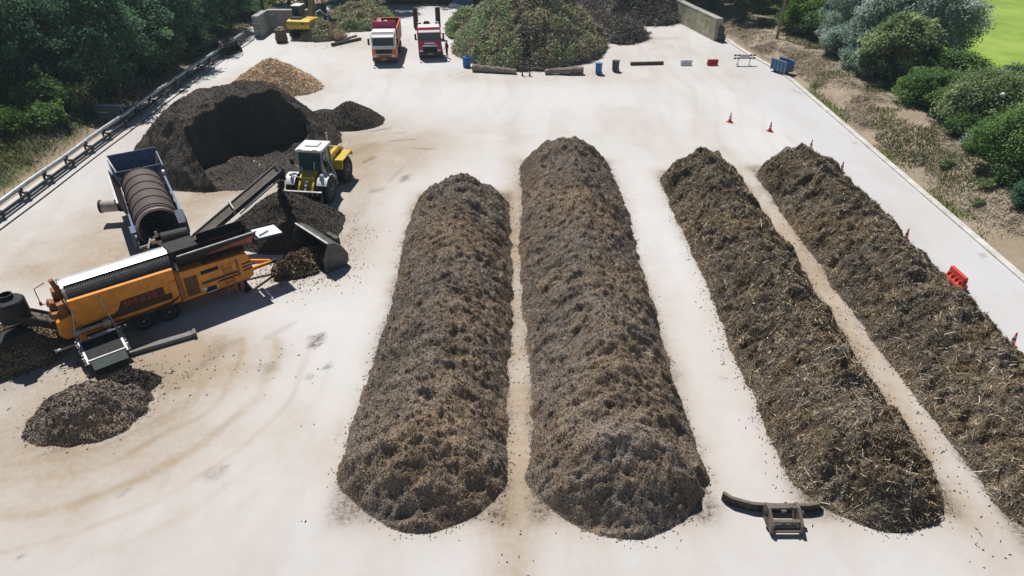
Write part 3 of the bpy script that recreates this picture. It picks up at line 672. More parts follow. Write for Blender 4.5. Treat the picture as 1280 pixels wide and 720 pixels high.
def crown_mesh(seed, rx, ry, z0, z1, K, rc, n, L, W, top_heavy=.5, col=None, skirt=0.0):
    """leaves in many overlapping clumps; lets the background show through between clumps"""
    rg = np.random.default_rng(seed)
    h = z1 - z0; cl = []
    for k in range(K):
        zt = rg.uniform(0, 1) ** (1 - .35 * top_heavy); prof = math.sin(min(1, (zt * .86 + .14)) * PI) ** .55
        if skirt: prof = max(prof, (1 - zt) ** .5 * skirt + prof * (1 - skirt))
        a = rg.uniform(0, 2 * PI); r = rg.uniform(.25, 1) ** .5 * prof
        r_c = rc * rg.uniform(.45, 1.45) ** 1.1
        cl.append((r * math.cos(a) * max(rx - r_c * .6, .2), r * math.sin(a) * max(ry - r_c * .6, .2), z0 + r_c * .5 + zt * max(h - r_c * 1.2, .1), r_c, rg.uniform(.28, .72)))
    for k in range(int(K * .45)):                     # ragged shoots standing proud of the crown
        b = cl[rg.integers(0, K)]; a = math.atan2(b[1], b[0]) + rg.normal(0, .4); e = b[3] * rg.uniform(.7, 1.35)
        cl.append((b[0] + math.cos(a) * e * .8, b[1] + math.sin(a) * e * .8, b[2] + rg.uniform(-.1, .8) * e, rc * rg.uniform(.18, .42), min(.85, b[4] + rg.uniform(0, .25))))
    cl = np.array(cl)
    wgt = cl[:, 3] ** 1.8; s = rg.choice(len(cl), n, p=wgt / wgt.sum())
    d = unit(rg.normal(0, 1, (n, 3))); d[:, 2] = np.where(rg.uniform(0, 1, n) < .35, np.abs(d[:, 2]), d[:, 2])
    rad = cl[s, 3] * (1 - .55 * rg.uniform(0, 1, n) ** 2.2) * (1 + .18 * rg.normal(0, 1, n))
    p = cl[s, :3] + d * rad[:, None] * np.array([1, 1, .8]); p[:, 2] = np.maximum(p[:, 2], .05)
    v, f = flakes(p, unit(d * .7 + np.array([-.15, .3, .9])), L, W, rg, .5)
    t = np.clip(cl[s, 4] + rg.normal(0, .13, n), 0, 1)
    return v, f, np.repeat(t, 4), cl

def tree(name, label, cat, loc, kind, seed, rx, ry, z0, z1, K, rc, n, L, W, group=None, trunk=.16, top_heavy=.5, skirt=0.0, lean=0):
    root = thing(name, label, cat, loc, 0, group)
    v, f, t, cl = crown_mesh(seed, rx, ry, z0, z1, K, rc, n, L, W, top_heavy, skirt=skirt)
    np_obj('crown' if name.endswith('tree') else 'foliage', v, f, t, LM[kind], root)
    mb = MB(); zt = z0 + (z1 - z0) * .72
    mb.path([(0, 0, -.3), (.06 * lean, .04, zt * .35), (.1 * lean, -.05, zt * .7), (.05, .02, zt)], [trunk, trunk * .8, trunk * .55, trunk * .2], 8)
    for c in cl[np.argsort(-cl[:, 3])][:min(10, K)]:
        zb = min(max(c[2] * .55, .2), zt * .9); mb.path([(0, 0, zb), (c[0] * .45, c[1] * .45, (zb + c[2]) / 2 + .1), (c[0], c[1], c[2])], [trunk * .4, trunk * .26, trunk * .1], 5)
    mb.build('trunk' if name.endswith('tree') else 'stem', 'bark', root, smooth=True)
    return root

G_L = 'dark trees of the shaded wood'
wood = [('dark', 201, 4.2, 4.0, 1.0, 10.5, 46, 1.25, 11000), ('dark', 202, 3.6, 3.8, .6, 9.0, 40, 1.15, 9500), ('dark', 203, 4.6, 4.4, 1.5, 12.0, 50, 1.35, 12000)]
protos = [tree('broadleaf_tree', 'dark leafy tree in the shaded wood along the back and the pipe rail', 'tree', (-39 + 3 * i, 300, 0), k, sd, rx, ry, z0, z1, K, rc, n, .36, .2, G_L, .24, .6) for i, (k, sd, rx, ry, z0, z1, K, rc, n) in enumerate(wood)]
spots = [(-35.3, 60.2, .98), (-35.2, 66.5, 1.0), (-35.4, 73, 1.0), (-35.6, 80, .98), (-34.6, 87.5, .92), (-43, 57, 1.0), (-43.5, 64, 1.05), (-43, 71, 1.1), (-44, 78.5, 1.1), (-42, 86.5, 1.05), (-39, 94, 1.0), (-46.5, 50, .9), (-49.5, 57, 1.1), (-50, 66, 1.1), (-50, 76, 1.1), (-50, 86, 1.1), (-46, 95, 1.1),
         (-33.5, 97, .95), (-28, 99, .9), (-23, 101.5, .9), (-17.5, 101.8, .85), (-32, 104, 1.1), (-25, 107, 1.1), (-18, 108, 1.1), (-10.5, 109, 1.1), (-3, 110, 1.1), (4, 110, 1.1), (11, 110, 1.1), (19, 107.5, 1.0), (-54, 60, 1.1), (-55, 72, 1.1), (-56, 84, 1.1),
         (25.5, 95.5, .9), (28.8, 88.8, .75), (31, 97, .95), (35, 91, .85), (24, 103, 1.0), (37.5, 99, 1.0), (30, 105, 1.1), (41, 92, .9)]
for i, (x, y, s) in enumerate(spots):
    pr = protos[i % 3]; o = pr if i < 3 else copy_tree(pr)
    o.location = (x, y, terr_h(np.array(float(x)), np.array(float(y))).item()); o.rotation_euler = (0, 0, i * 2.4); o.scale = (s, s, s * (1 + .12 * math.sin(i * 5.1)))

def zt(x, y): return terr_h(np.array(float(x)), np.array(float(y))).item()
def bt(name, label, cat, x, y, kind, seed, rx, ry, z0, z1, K, rc, n, L=.26, W=.14, **kw):
    s = 1.12 if x > 32 and name != 'weed_clump' else 1.0
    return tree(name, label, cat, (x, y, zt(x, y)), kind, seed, rx * s, ry * s, z0, z1 * (1 + (s - 1) * .5), int(K * s), rc, int(n * s * s), L, W, **kw)
# right-hand belt
bt('willow_tree', 'broad grey-green tree overlapping the bright green field', 'tree', 39.3, 65.6, 'grey', 301, 3.6, 3.9, .3, 8.0, 66, 1.1, 22000, .27, .13, trunk=.22, skirt=.5)
bt('willow_tree', 'grey-green tree with a dark hollow, in the middle of the belt', 'tree', 37.6, 70.8, 'grey', 302, 3.4, 3.2, .3, 8.4, 54, 1.0, 16000, .27, .13, trunk=.2, skirt=.5)
bt('broadleaf_tree', 'mid-green leafy tree with a visible dark trunk above the straw bank', 'tree', 34.9, 62.8, 'olive', 303, 3.2, 2.9, .7, 5.6, 46, .95, 15000, .30, .17, trunk=.30)
bt('conifer_tree', 'narrow grey-green column tree nearest the blue skip', 'tree', 34.4, 74.6, 'grey', 304, 2.3, 2.2, .0, 7.8, 50, .85, 14000, .24, .11, trunk=.16, skirt=.8)
bt('willow_tree', 'grey-green tree between the column tree and the trunked tree', 'tree', 35.4, 68.6, 'grey', 325, 2.7, 2.6, .0, 6.2, 46, .9, 13000, .26, .13, trunk=.18, skirt=.8)
bt('willow_tree', 'grey-green tree behind the column tree', 'tree', 37.0, 78.0, 'grey', 305, 2.8, 2.8, .2, 8.8, 44, .95, 12000, .27, .13, trunk=.2, skirt=.5)
bt('willow_tree', 'tall grey-green tree at the top edge beside the field', 'tree', 40.6, 73.6, 'grey', 306, 3.5, 3.6, .3, 9.2, 54, 1.1, 16000, .28, .13, trunk=.22, skirt=.5)
bt('shrub', 'light yellow-green shrub beside the leaning utility pole', 'shrub', 33.0, 82.0, 'bright', 307, 2.6, 2.3, .0, 3.8, 30, .8, 9000, .3, .16, trunk=.09, skirt=.8)
bt('shrub', 'dark green shrub between the trunked tree and the field', 'shrub', 38.6, 59.8, 'mid', 308, 2.9, 2.7, .0, 3.2, 36, .85, 10000, .26, .14, trunk=.09, skirt=.8)
bt('shrub', 'low bright green shrub at the near foot of the trunked tree', 'shrub', 35.0, 56.3, 'mid', 309, 3.0, 2.5, .0, 2.7, 38, .75, 12500, .24, .12, trunk=.08, skirt=.9)
bt('shrub', 'large round olive-green bush with pale blossom in front of the field', 'shrub', 36.5, 51.2, 'olive', 310, 3.5, 3.2, .0, 3.9, 74, .85, 25000, .22, .12, trunk=.12, skirt=.85)
bt('shrub', 'small dark bush under the large round olive-green bush', 'shrub', 34.2, 49.2, 'mid', 311, 1.6, 1.6, .0, 1.7, 18, .6, 5000, .2, .1, trunk=.06, skirt=.8)
bt('shrub', 'thin dark shrub poking up against the green field', 'shrub', 40.8, 56.6, 'dark', 312, 1.4, 1.3, .0, 3.4, 16, .6, 2800, .24, .12, trunk=.06)
bt('shrub', 'tall glossy green bush cut off by the edge of the view', 'shrub', 33.7, 41.6, 'mid', 313, 3.2, 3.3, .0, 4.5, 60, .85, 22000, .2, .11, trunk=.12, skirt=.85)
bt('shrub', 'dark low bush nearest the camera on the kerb bank', 'shrub', 31.6, 37.3, 'dark', 314, 1.4, 1.6, .0, 1.7, 20, .55, 7000, .17, .09, trunk=.06, skirt=.8)
bt('shrub', 'blue-green tuft of broad leaves at the edge of the straw bank', 'shrub', 33.0, 46.6, 'grey', 315, .9, .8, .0, .9, 9, .4, 1800, .2, .1, trunk=.04, skirt=.8)
bt('shrub', 'pale green weedy bush between the olive bush and the tall glossy bush', 'shrub', 33.6, 45.2, 'bright', 316, 1.7, 1.5, .0, 1.2, 18, .5, 5500, .18, .08, trunk=.05, skirt=.8)
bt('shrub', 'low grey-green scrub at the foot of the grey-green belt', 'shrub', 33.6, 67.0, 'grey', 326, 1.5, 2.0, .0, 2.2, 20, .6, 5000, .24, .12, trunk=.05, skirt=.8)
bt('shrub', 'low leafy scrub between the yellow-green shrub and the column tree', 'shrub', 33.4, 78.6, 'mid', 327, 1.7, 1.7, .0, 2.6, 20, .65, 5000, .26, .13, trunk=.05, skirt=.8)
bt('shrub', 'ragged green bush between the olive bush and the low bright shrub', 'shrub', 34.6, 53.4, 'mid', 328, 1.6, 1.5, .0, 2.0, 18, .55, 5000, .22, .11, trunk=.05, skirt=.8)
bt('shrub', 'pale silvery scrub at the near foot of the column tree', 'shrub', 33.4, 71.4, 'grey', 329, 1.7, 1.7, .0, 2.8, 22, .65, 6000, .24, .12, trunk=.05, skirt=.8)
bt('shrub', 'pale silvery bush left of the dark trunk above the straw bank', 'shrub', 33.3, 64.8, 'grey', 330, 1.4, 1.5, .0, 2.3, 18, .6, 4500, .24, .12, trunk=.05, skirt=.8)
bt('shrub', 'bright leafy hedge-like bush joining the pale weedy bush to the tall glossy bush', 'shrub', 35.4, 46.2, 'mid', 331, 2.0, 2.0, .0, 2.7, 26, .7, 8000, .2, .1, trunk=.06, skirt=.8)
bt('shrub', 'leafy green bush on the left bank beside the pump cabinet', 'shrub', -36.6, 52.0, 'mid', 332, 1.8, 1.8, .0, 1.9, 20, .6, 5500, .22, .12, trunk=.05, skirt=.8)
bt('weed_clump', 'dry olive weed clump halfway up the straw bank', 'weed', 30.2, 44.0, 'olive', 317, .6, .7, .0, .45, 7, .25, 900, .14, .06, trunk=.03, skirt=.8)
bt('weed_clump', 'brownish weed clump on the bank beside the tall glossy bush', 'weed', 30.6, 40.4, 'olive', 318, .8, .7, .0, .6, 8, .3, 1200, .14, .06, trunk=.03, skirt=.8)
bt('weed_clump', 'small weed clump beside the kerb bank at the view edge', 'weed', 29.4, 38.9, 'olive', 319, .5, .5, .0, .4, 6, .22, 700, .13, .06, trunk=.03, skirt=.8)
# bushes on the left bank
bt('shrub', 'leafy green bush catching light on the left bank below the dark wood', 'shrub', -38.2, 55.0, 'mid', 320, 2.2, 2.0, .0, 2.6, 26, .75, 7500, .26, .14, trunk=.08, skirt=.8)
bt('shrub', 'bright green bush at the left edge above the pipe rail', 'shrub', -38.6, 49.0, 'bright', 321, 2.3, 2.2, .0, 1.9, 26, .65, 6500, .2, .1, trunk=.07, skirt=.8)
bt('shrub', 'sunlit pale green bush at the far left edge of the view', 'shrub', -42.6, 55.2, 'bright', 322, 1.8, 1.8, .5, 4.8, 22, .75, 5000, .26, .14, trunk=.08)
bt('broadleaf_tree', 'mid-green tree catching sun on one side at the left edge', 'tree', -45.4, 62.0, 'mid', 323, 3.0, 3.0, .8, 9.6, 40, 1.0, 9000, .32, .18, trunk=.22)

# undergrowth and grasses nobody could count
def tufts(name, n, xr_, yr_, L, mat, seed, dens=None, tone=(.1, .9), ln=(.1, .9), upf=.8, bw=.03):
    rg = np.random.default_rng(seed); x = rg.uniform(*xr_, n); y = rg.uniform(*yr_, n)
    if dens is not None:
        k = dens(x, y) > rg.uniform(0, 1, n); x, y = x[k], y[k]
    n = len(x); z = terr_h(x, y); p = np.stack([x, y, z], 1)
    a = rg.uniform(0, 2 * PI, n); l = L * rg.uniform(.4, 1.3, n)
    lean = np.stack([np.cos(a), np.sin(a), np.zeros(n)], 1) * (l * rg.uniform(*ln, n))[:, None]; up = np.stack([0 * l, 0 * l, l * upf], 1)
    wv = np.stack([-np.sin(a), np.cos(a), 0 * a], 1) * bw
    V = np.stack([p - wv, p + wv, p + up * .6 + lean * .4 + wv * .8, p + up + lean - wv * .3], 1).reshape(-1, 3)
    patch = fbm(x * .35, y * .35, 3, seed) * .35
    return tag(np_obj(name, V, np.arange(4 * n).reshape(n, 4), np.repeat(np.clip(rg.uniform(*tone, n) + patch, 0, 1), 4), mat), kind='stuff')
GRASS = leafmat('rough_grass', (.09, .12, .04), (.16, .20, .06), (.32, .32, .16), .45)
STRAW = tone_mat('dead_straw', [(0, (.27, .22, .17)), (.45, (.45, .385, .30)), (.8, (.58, .51, .41)), (1, (.68, .62, .51))], noise=((.5, .35),), bump=0, trans=.25)
tufts('rough_grass', 26000, (-46, -34.2), (34, 60), .55, GRASS, 401, lambda x, y: sstep(-34.4, -36.3, x + fbm(y * .5, x * .5, 3, 4) * 1.2))
tufts('dry_grass', 7000, (-38, -33.4), (34, 66), .4, STRAW, 402, lambda x, y: np.exp(-((x + 35.3) / 1.1) ** 2))
tufts('dead_straw', 170000, (25.5, 34), (34, 92), .45, STRAW, 403, ln=(.6, 1.1), upf=.16, bw=.02, dens= lambda x, y: sstep(.9, 2.0, x - yard_right(y)) * (1 - .5 * sstep(5.5, 7.5, x - yard_right(y))) * sstep(-.35, .25, fbm(x * .5, y * .35, 3, 6)))
tufts('verge_grass', 5000, (27.4, 29.6), (34, 70), .22, LM['bright'], 404, lambda x, y: np.exp(-((x - yard_right(y) - 1.0) / .45) ** 2) * sstep(.0, .4, fbm(y * .25, y * 0 + 3, 3, 8) + .1))
tufts('bank_weeds', 34000, (28.4, 36), (34, 86), .3, GRASS, 405, lambda x, y: sstep(.0, .4, fbm(x * .4, y * .4, 3, 16)))
# dark ivy and brambles under the wood
rg = np.random.default_rng(77); n = 30000
x = rg.uniform(-52, -34.2, n); y = rg.uniform(52, 104, n); k = (x < -35 - 1.2 * fbm(y * .4, y * 0, 3, 1)) & (fbm(x * .4, y * .4, 3, 19) > -.28); x, y = x[k], y[k]
z = terr_h(x, y) + rg.uniform(0, .7, len(x)) * np.clip(fbm(x * .5, y * .5, 3, 20) + .5, .1, 1)
v, f = flakes(np.stack([x, y, z], 1), np.tile([[0, 0, 1.]], (len(x), 1)), .4, .22, rg, .7)
tag(np_obj('undergrowth', v, f, np.repeat(rg.uniform(.05, .6, len(x)), 4), LM['dark']), kind='stuff')
# ------------------------------------------------------------------ machines
def R2(a): return math.radians(a)

def wheel(parent, name, x, y, r, wd, rimr, side, n=28, lug=False):
    """tyre is the part, rim its sub-part; side is the outer face direction along y"""
    t = MB(); h = wd / 2
    t.lathe([(rimr * .9, y - h * .8), (r * .88, y - h), (r, y - h * .72), (r, y + h * .72), (r * .88, y + h), (rimr * .9, y + h * .8)], n, (x, 0, r), 'y')
    if lug:
        for k in range(18):
            a = 2 * PI * k / 18
            for sgn in (-1, 1):
                a2 = a + (.1 if sgn > 0 else -.07)
                c = Vector((x + math.cos(a2) * r * .995, y + sgn * h * .42, r + math.sin(a2) * r * .995))
                t.box(c, (.07 * r, h * .78, .13 * r), Matrix.Rotation(-a2, 3, 'Y') @ Matrix.Rotation(.5 * sgn, 3, 'X'))
    to = t.build(name, 'rubber', parent, smooth=False)
    q = MB(); o = y + side * h
    q.lathe([(0, o - side * h * .45), (rimr * .35, o - side * h * .45), (rimr * .42, o - side * h * .62), (rimr * .8, o - side * h * .62), (rimr, o - side * .01), (rimr * 1.04, o - side * h * .35)], n, (x, 0, r), 'y')
    q.lathe([(0, o - side * h * .1), (rimr * .22, o - side * h * .1), (rimr * .24, o - side * h * .5)], 12, (x, 0, r), 'y')
    q.build('rim', 'rim' if not lug else 'grey', to, smooth=False)
    return to

def text_mesh(name, body, size, mat, parent, loc, rot, stretch=1.0):
    cu = bpy.data.curves.new(name, 'FONT'); cu.body = body; cu.size = size; cu.extrude = .004; cu.align_x = 'LEFT'; cu.offset = .006
    tmp = bpy.data.objects.new(name + '_tmp', cu); C.objects.link(tmp)
    dg = bpy.context.evaluated_depsgraph_get(); me = bpy.data.meshes.new_from_object(tmp.evaluated_get(dg))
    bpy.data.objects.remove(tmp); bpy.data.curves.remove(cu)
    me.name = name; me.materials.clear(); me.materials.append(M[mat])
    o = bpy.data.objects.new(name, me); C.objects.link(o); o.parent = parent; o.location = loc; o.rotation_euler = rot; o.scale = (stretch, 1, 1)
    return o

# ---- orange drum screen
T = thing('drum_screen', 'long orange trailer drum screen with silver drum cover and dark hopper', 'drum screen', (-17.88, 27.34, 0), R2(40))
mb = MB()
for y in (-.85, .85): mb.box((.6, y, .72), (7.4, .16, .26))
for x in (-2.9, -1.2, .1, 1.6, 3.0, 4.2): mb.box((x, 0, .70), (.14, 1.6, .2))
mb.box((.1, 0, .58), (2.3, 1.5, .16)); mb.build('chassis', 'black', T, .01)
for s in (-1, 1):
    mb = MB(); zz = 0 if s < 0 else .75
    mb.prism([(-3.05, .98), (1.36, .98), (1.36, 2.66 - zz), (-3.05, 2.74 - zz)], s * 1.25, s * 1.17)
    pn = mb.build('side_panel', 'orange', T, .02)
    mb = MB(); mb.bar((-3.05, s * 1.2, 2.76 - zz), (1.36, s * 1.2, 2.68 - zz), .2, .06)
    mb.bar((-3.05, s * 1.22, .95), (1.36, s * 1.22, .95), .16, .07); mb.build('panel_rail', 'orange', T, .01)
mb = MB(); mb.prism([(-2.9, 1.20), (-.2, 1.20), (1.3, 1.20), (1.3, 1.52), (-1.25, 1.60), (-1.5, 1.46), (-2.9, 1.34)], -1.257, -1.2535); mb.build('dark_stripe', 'stripe', T)
mb = MB(); mb.prism([(-1.32, 1.56), (.75, 1.56), (.75, 1.98), (-1.1, 1.98)], -1.257, -1.2535); mb.build('name_panel', 'stripe', T)
text_mesh('lettering', 'SM 620', .44, 'letter', T, (-1.06, -1.262, 1.61), (PI / 2, 0, 0), 1.12)
# drum with ridged screen and half cover
pr = []; k = 0; x = -2.95
while x < 1.55:
    pr += [(1.0, x), (1.0, x + .045), (.955, x + .055), (.955, x + .09)]; x += .1
mb = MB(); mb.lathe([(.3, -2.96)] + pr + [(.3, x)], 40, (0, 0, 2.16), 'x'); mb.build('drum', 'drum_grey', T, smooth=False)
arc = [(1.05 * math.cos(a), 2.17 + 1.05 * math.sin(a)) for a in np.linspace(R2(67), R2(175), 18)]
mb = MB()
inn = [(1.03 * math.cos(a), 2.17 + 1.03 * math.sin(a)) for a in np.linspace(R2(175), R2(67), 18)]
ring = [(-c[0], c[1]) for c in arc]; rin = [(-c[0], c[1]) for c in inn]
poly = ring + rin; m_ = len(poly)
mb.add([(-3.0, y, z) for y, z in poly] + [(1.62, y, z) for y, z in poly],
       [(i, i + 1, m_ - 2 - i, m_ - 1 - i) for i in range(17)] + [(m_ + m_ - 1 - i, m_ + m_ - 2 - i, m_ + i + 1, m_ + i) for i in range(17)] + [(i, (i + 1) % m_, m_ + (i + 1) % m_, m_ + i) for i in range(m_)])
mb.build('drum_cover', 'silver', T, smooth=False)
for xx in (-3.0, 1.62):
    mb = MB()
    for a in np.linspace(0, PI, 15):
        mb.box((xx, 1.02 * math.cos(a), 2.16 + 1.02 * math.sin(a)), (.14, .09, .09), Matrix.Rotation(a, 3, 'X'))
    mb.lathe([(1.01, -.05), (1.08, -.05), (1.08, .05), (1.01, .05), (1.01, -.05)], 36, (xx, 0, 2.16), 'x'); mb.build('drum_ring', 'steel', T)
# engine housing
mb = MB(); mb.prism([(1.40, .80), (4.75, .80), (5.0, .95), (5.02, 1.7), (4.85, 2.22), (4.6, 2.3), (1.40, 2.42)], -1.25, 1.25); mb.build('engine_housing', 'orange', T, .05)
MB().box((1.50, -1.258, 1.65), (.22, .03, 1.45)).build('housing_rib', 'orange_dark', T, .01); MB().box((4.28, -1.262, 1.62), (.13, .04, .95)).build('housing_rib', 'orange_dark', T, .01)
mb = MB(); mb.box((2.0, -1.262, 1.5), (.62, .03, 1.05)); mb.build('radiator_grille', 'orange_dark', T, .01)
mb = MB()
for i in range(9): mb.box((2.0, -1.282, 1.06 + i * .11), (.56, .014, .04))
mb.build('louvre', 'black', T)
mb = MB(); mb.box((2.95, -1.256, 2.0), (.85, .02, .2)); mb.build('air_vent', 'black', T, .005)
mb = MB(); mb.prism([(2.45, 1.36), (4.2, 1.36), (4.2, 1.5), (2.45, 1.5)], -1.258, -1.2535); mb.prism([(3.1, 1.2), (4.2, 1.2), (4.2, 1.3), (3.3, 1.3)], -1.258, -1.2535)
for z in (1.32, 1.5, 1.68): mb.prism([(4.5, z), (4.97, z + .04), (4.97, z + .13), (4.5, z + .09)], -1.259, -1.2535)
mb.build('dark_stripe', 'stripe', T)
mb = MB(); mb.box((2.82, -1.256, .98), (.5, .02, .3)); mb.build('tool_recess', 'black', T)
mb = MB(); mb.box((2.5, -1.27, 1.12), (.22, .04, .12)); mb.box((2.85, -1.27, .86), (.5, .03, .04)); mb.build('white_plate', 'white', T)
mb = MB(); mb.lathe([(0, -.02), (.12, -.02), (.12, .01), (0, .01)], 16, (1.2, -1.265, 1.72), 'y'); mb.build('round_reflector', 'white', T)
mb = MB(); mb.box((1.18, -1.27, 1.5), (.3, .04, 1.2)); mb.box((1.18, -1.3, .98), (.1, .08, .12)); mb.build('control_cover', 'orange', T, .01)
mb = MB(); mb.box((3.3, -.0, 2.34), (3.2, 2.3, .06)); mb.tube((4.55, .7, 2.3), (4.55, .7, 2.75), .07); mb.build('housing_roof', 'orange_dark', T, .01)
# hopper: sloped walls
def slab4(a, b, c, d, th, nrm):
    n = Vector(nrm) * th; q = [Vector(p) for p in (a, b, c, d)]
    return q + [p + n for p in q], [(0, 1, 2, 3), (7, 6, 5, 4), (0, 4, 5, 1), (1, 5, 6, 2), (2, 6, 7, 3), (3, 7, 4, 0)]
mb = MB()
mb.add(*slab4((1.55, -.72, 2.42), (5.45, -.72, 2.38), (5.62, -1.1, 3.16), (1.75, -1.1, 3.14), .05, (0, .86, .5)))
hn = mb.build('hopper_wall', 'hopper', T, .01)
mb = MB(); mb.add(*slab4((3.0, -.86, 2.70), (5.4, -.80, 2.55), (5.48, -1.02, 3.0), (4.0, -.93, 2.84), .02, (0, -.86, -.5))); mb.build('faded_patch', 'hopper_red', T)
mb = MB(); mb.add(*slab4((1.55, .15, 2.42), (5.45, .15, 2.38), (5.6, .38, 2.98), (1.75, .38, 2.98), .05, (0, -.86, .5)))
mb.box((4.3, .41, 3.02), (2.3, .06, .5)); mb.build('hopper_wall', 'black', T, .01)
mb = MB(); mb.add(*slab4((1.55, -.72, 2.42), (1.55, .15, 2.42), (1.72, .38, 2.98), (1.72, -1.1, 3.12), .05, (-1, 0, .2)))
mb.box((2.2, -.28, 2.95), (1.3, 1.15, .8)); mb.build('hopper_end', 'black', T, .02)
mb = MB(); mb.box((3.5, -.28, 2.46), (3.7, .85, .05))
mb.build('feeder_belt', 'belt', T)
mb = MB()
mb.box((4.2, .27, 2.72), (2.4, .02, .05), Matrix.Rotation(-.3, 3, 'X'))
for i in range(24): mb.box((3.0 + i * .1, .26, 2.72), (.05, .05, .16 + .05 * (i % 2)))
mb.build('red_teeth', 'red2', T)
mb = MB(); mb.bar((1.75, -1.1, 3.17), (5.64, -1.1, 3.19), .06, .05); mb.build('hopper_rim', 'steel', T)
mb = MB(); mb.add(*slab4((5.72, -1.0, 2.72), (6.95, -1.0, 2.62), (6.95, .12, 2.62), (5.72, .12, 2.72), .05, (0, 0, -1))); mb.build('end_sheet', 'white_sheet', T, .01)
mb = MB(); mb.bar((5.5, .16, 2.78), (6.98, .16, 2.66), .07, .1); mb.bar((5.5, -1.03, 2.66), (6.97, -1.03, 2.54), .06, .1); mb.bar((5.8, -.85, 2.76), (6.4, -.55, 2.72), .05, .05); mb.box((5.55, -.4, 2.5), (.2, 1.1, .35)); mb.build('sheet_frame', 'black', T, .01)
mb = MB()
for s in (-1, 1): mb.bar((4.9, s * .62, .92), (6.35, s * .07, .62), .14, .17)
mb.build('tow_bar', 'orange', T, .02)
mb = MB(); mb.box((6.45, 0, .6), (.32, .2, .16)); mb.tube((6.62, 0, .52), (6.62, 0, .70), .09); mb.bar((6.3, .1, .7), (6.75, .25, .66), .04, .04); mb.build('tow_eye', 'black', T)
for s in (-1, 1):
    mb = MB(); mb.box((4.55, s * .95, .5), (.13, .13, .85)); mb.box((4.55, s * .95, .05), (.32, .32, .06)); mb.box((4.2, s * .95, .5), (.08, .08, .8)); mb.build('support_leg', 'black', T)
    for x in (-.49, .69): wheel(T, 'wheel', x, s * 1.04, .50, .34, .27, s)
    mb = MB(); mb.prism([(-1.1, .98), (-.95, 1.1), (1.15, 1.1), (1.25, .98), (1.15, .98), (1.1, 1.06), (-.9, 1.06), (-1.0, .98)], s * .85, s * 1.2); mb.build('mudguard', 'black', T)
# rear end
mb = MB(); mb.prism([(-3.08, .8), (-3.62, .8), (-3.8, 1.1), (-3.72, 1.75), (-3.08, 1.95)], -.95, .95); mb.build('rear_housing', 'orange', T, .05)
mb = MB()
for (c, d, r) in (((-3.3, -.55, 2.2), (.32, .4, .55), 0), ((-3.45, .05, 2.15), (.5, .36, .3), .3), ((-3.25, .4, 2.45), (.35, .5, .5), .1), ((-3.5, .6, 1.95), (.5, .3, .3), .4), ((-3.62, -.3, 1.9), (.3, .5, .2), .2)):
    mb.box(c, d, Matrix.Rotation(r, 3, 'Y'))
mb.bar((-3.1, .1, 2.3), (-3.25, .15, 3.32), .26, .2, (1, 0, 0)); mb.build('rear_drive', 'orange_dark', T, .03)
mb = MB(); mb.path([(-3.5, .9, 2.9), (-3.95, .9, 2.75), (-3.95, .9, 1.9), (-3.6, .9, 1.8)], .025, 6); mb.path([(-3.7, -.6, 2.2), (-4.0, -.6, 2.0), (-3.9, -.5, 1.6)], .025, 6); mb.box((-3.95, .9, 1.95), (.12, .12, .16)); mb.build('handrail', 'orange_dark', T)
mb = MB(); mb.prism([(-3.15, .5), (-2.85, .5), (-2.85, 1.6), (-3.15, 1.6)], -1.24, -1.02); mb.build('rear_post', 'orange', T, .02)
mb = MB(); mb.bar((-4.2, -1.25, .62), (-3.3, -1.25, .62), .1, .08); mb.build('bumper_bar', 'steel', T)
mb = MB()
for y_, z_ in ((-1.29, 1.05), (-1.31, .98)): mb.path([(1.35, y_, 1.25), (.9, y_ - .03, z_), (-.2, y_ - .02, z_ - .05), (-1.2, y_ - .03, z_ - .02), (-1.7, y_ - .12, 1.15)], .022, 6)
mb.build('hydraulic_hoses', 'rubber', T)
mb = MB()
for i in range(5): mb.bar((3.55, -1.42, .35 + i * .38), (3.95, -1.42, .35 + i * .38), .05, .04)
for x in (3.55, 3.95): mb.bar((x, -1.42, .3), (x, -1.38, 2.1), .04, .04, (0, 1, 0))
mb.build('access_ladder', 'orange_dark', T)
# side conveyor on the camera side
sa, sb = Vector((-.92, -1.28, 1.22)), Vector((-.92, -3.05, .50))
mb = MB()
for x in (-2.35, -.78): mb.bar(sa + Vector((x, 0, 0)), sb + Vector((x, 0, 0)), .09, .14)
for t in (.05, .36, .95): 
    q = sa.lerp(sb, t); mb.bar(q + Vector((-2.35, 0, .06)), q + Vector((-.78, 0, .06)), .09, .09)
sc_ = mb.build('side_conveyor', 'steel', T)
mb = MB(); mb.add(*slab4(sa + Vector((-2.28, -.7, -.22)), sa + Vector((-.85, -.7, -.22)), sb + Vector((-.85, .1, .06)), sb + Vector((-2.28, .1, .06)), .04, (0, -.3, .9))); mb.build('belt', 'black', sc_)
mb = MB(); mb.add(*slab4(sb + Vector((-2.26, .1, .08)), sb + Vector((-.87, .1, .08)), sb + Vector((-.87, -.42, -.14)), sb + Vector((-2.26, -.42, -.14)), .05, (0, -.4, .9))); mb.box(sb + Vector((-1.56, -.44, -.22)), (1.4, .05, .3)); mb.build('green_flap', 'green_dark', sc_)
for x in (-2.45, -.68):
    mb = MB()
    for i in range(9):
        q = sa.lerp(sb, .3 + i * .085); mb.box(q + Vector((x, 0, .02)), (.05, .1, .1), Matrix.Rotation(i * 1.3, 3, 'Y'))
    mb.build('chain', 'steel', sc_)
for a_, b_ in (((-3.02, -1.29, 2.3), (-3.28, -1.55, 1.22)), ((-1.85, -1.29, 2.6), (-1.72, -1.55, 1.22))): MB().tube(a_, b_, .028, n=8).build('stay_rod', 'steel', T)
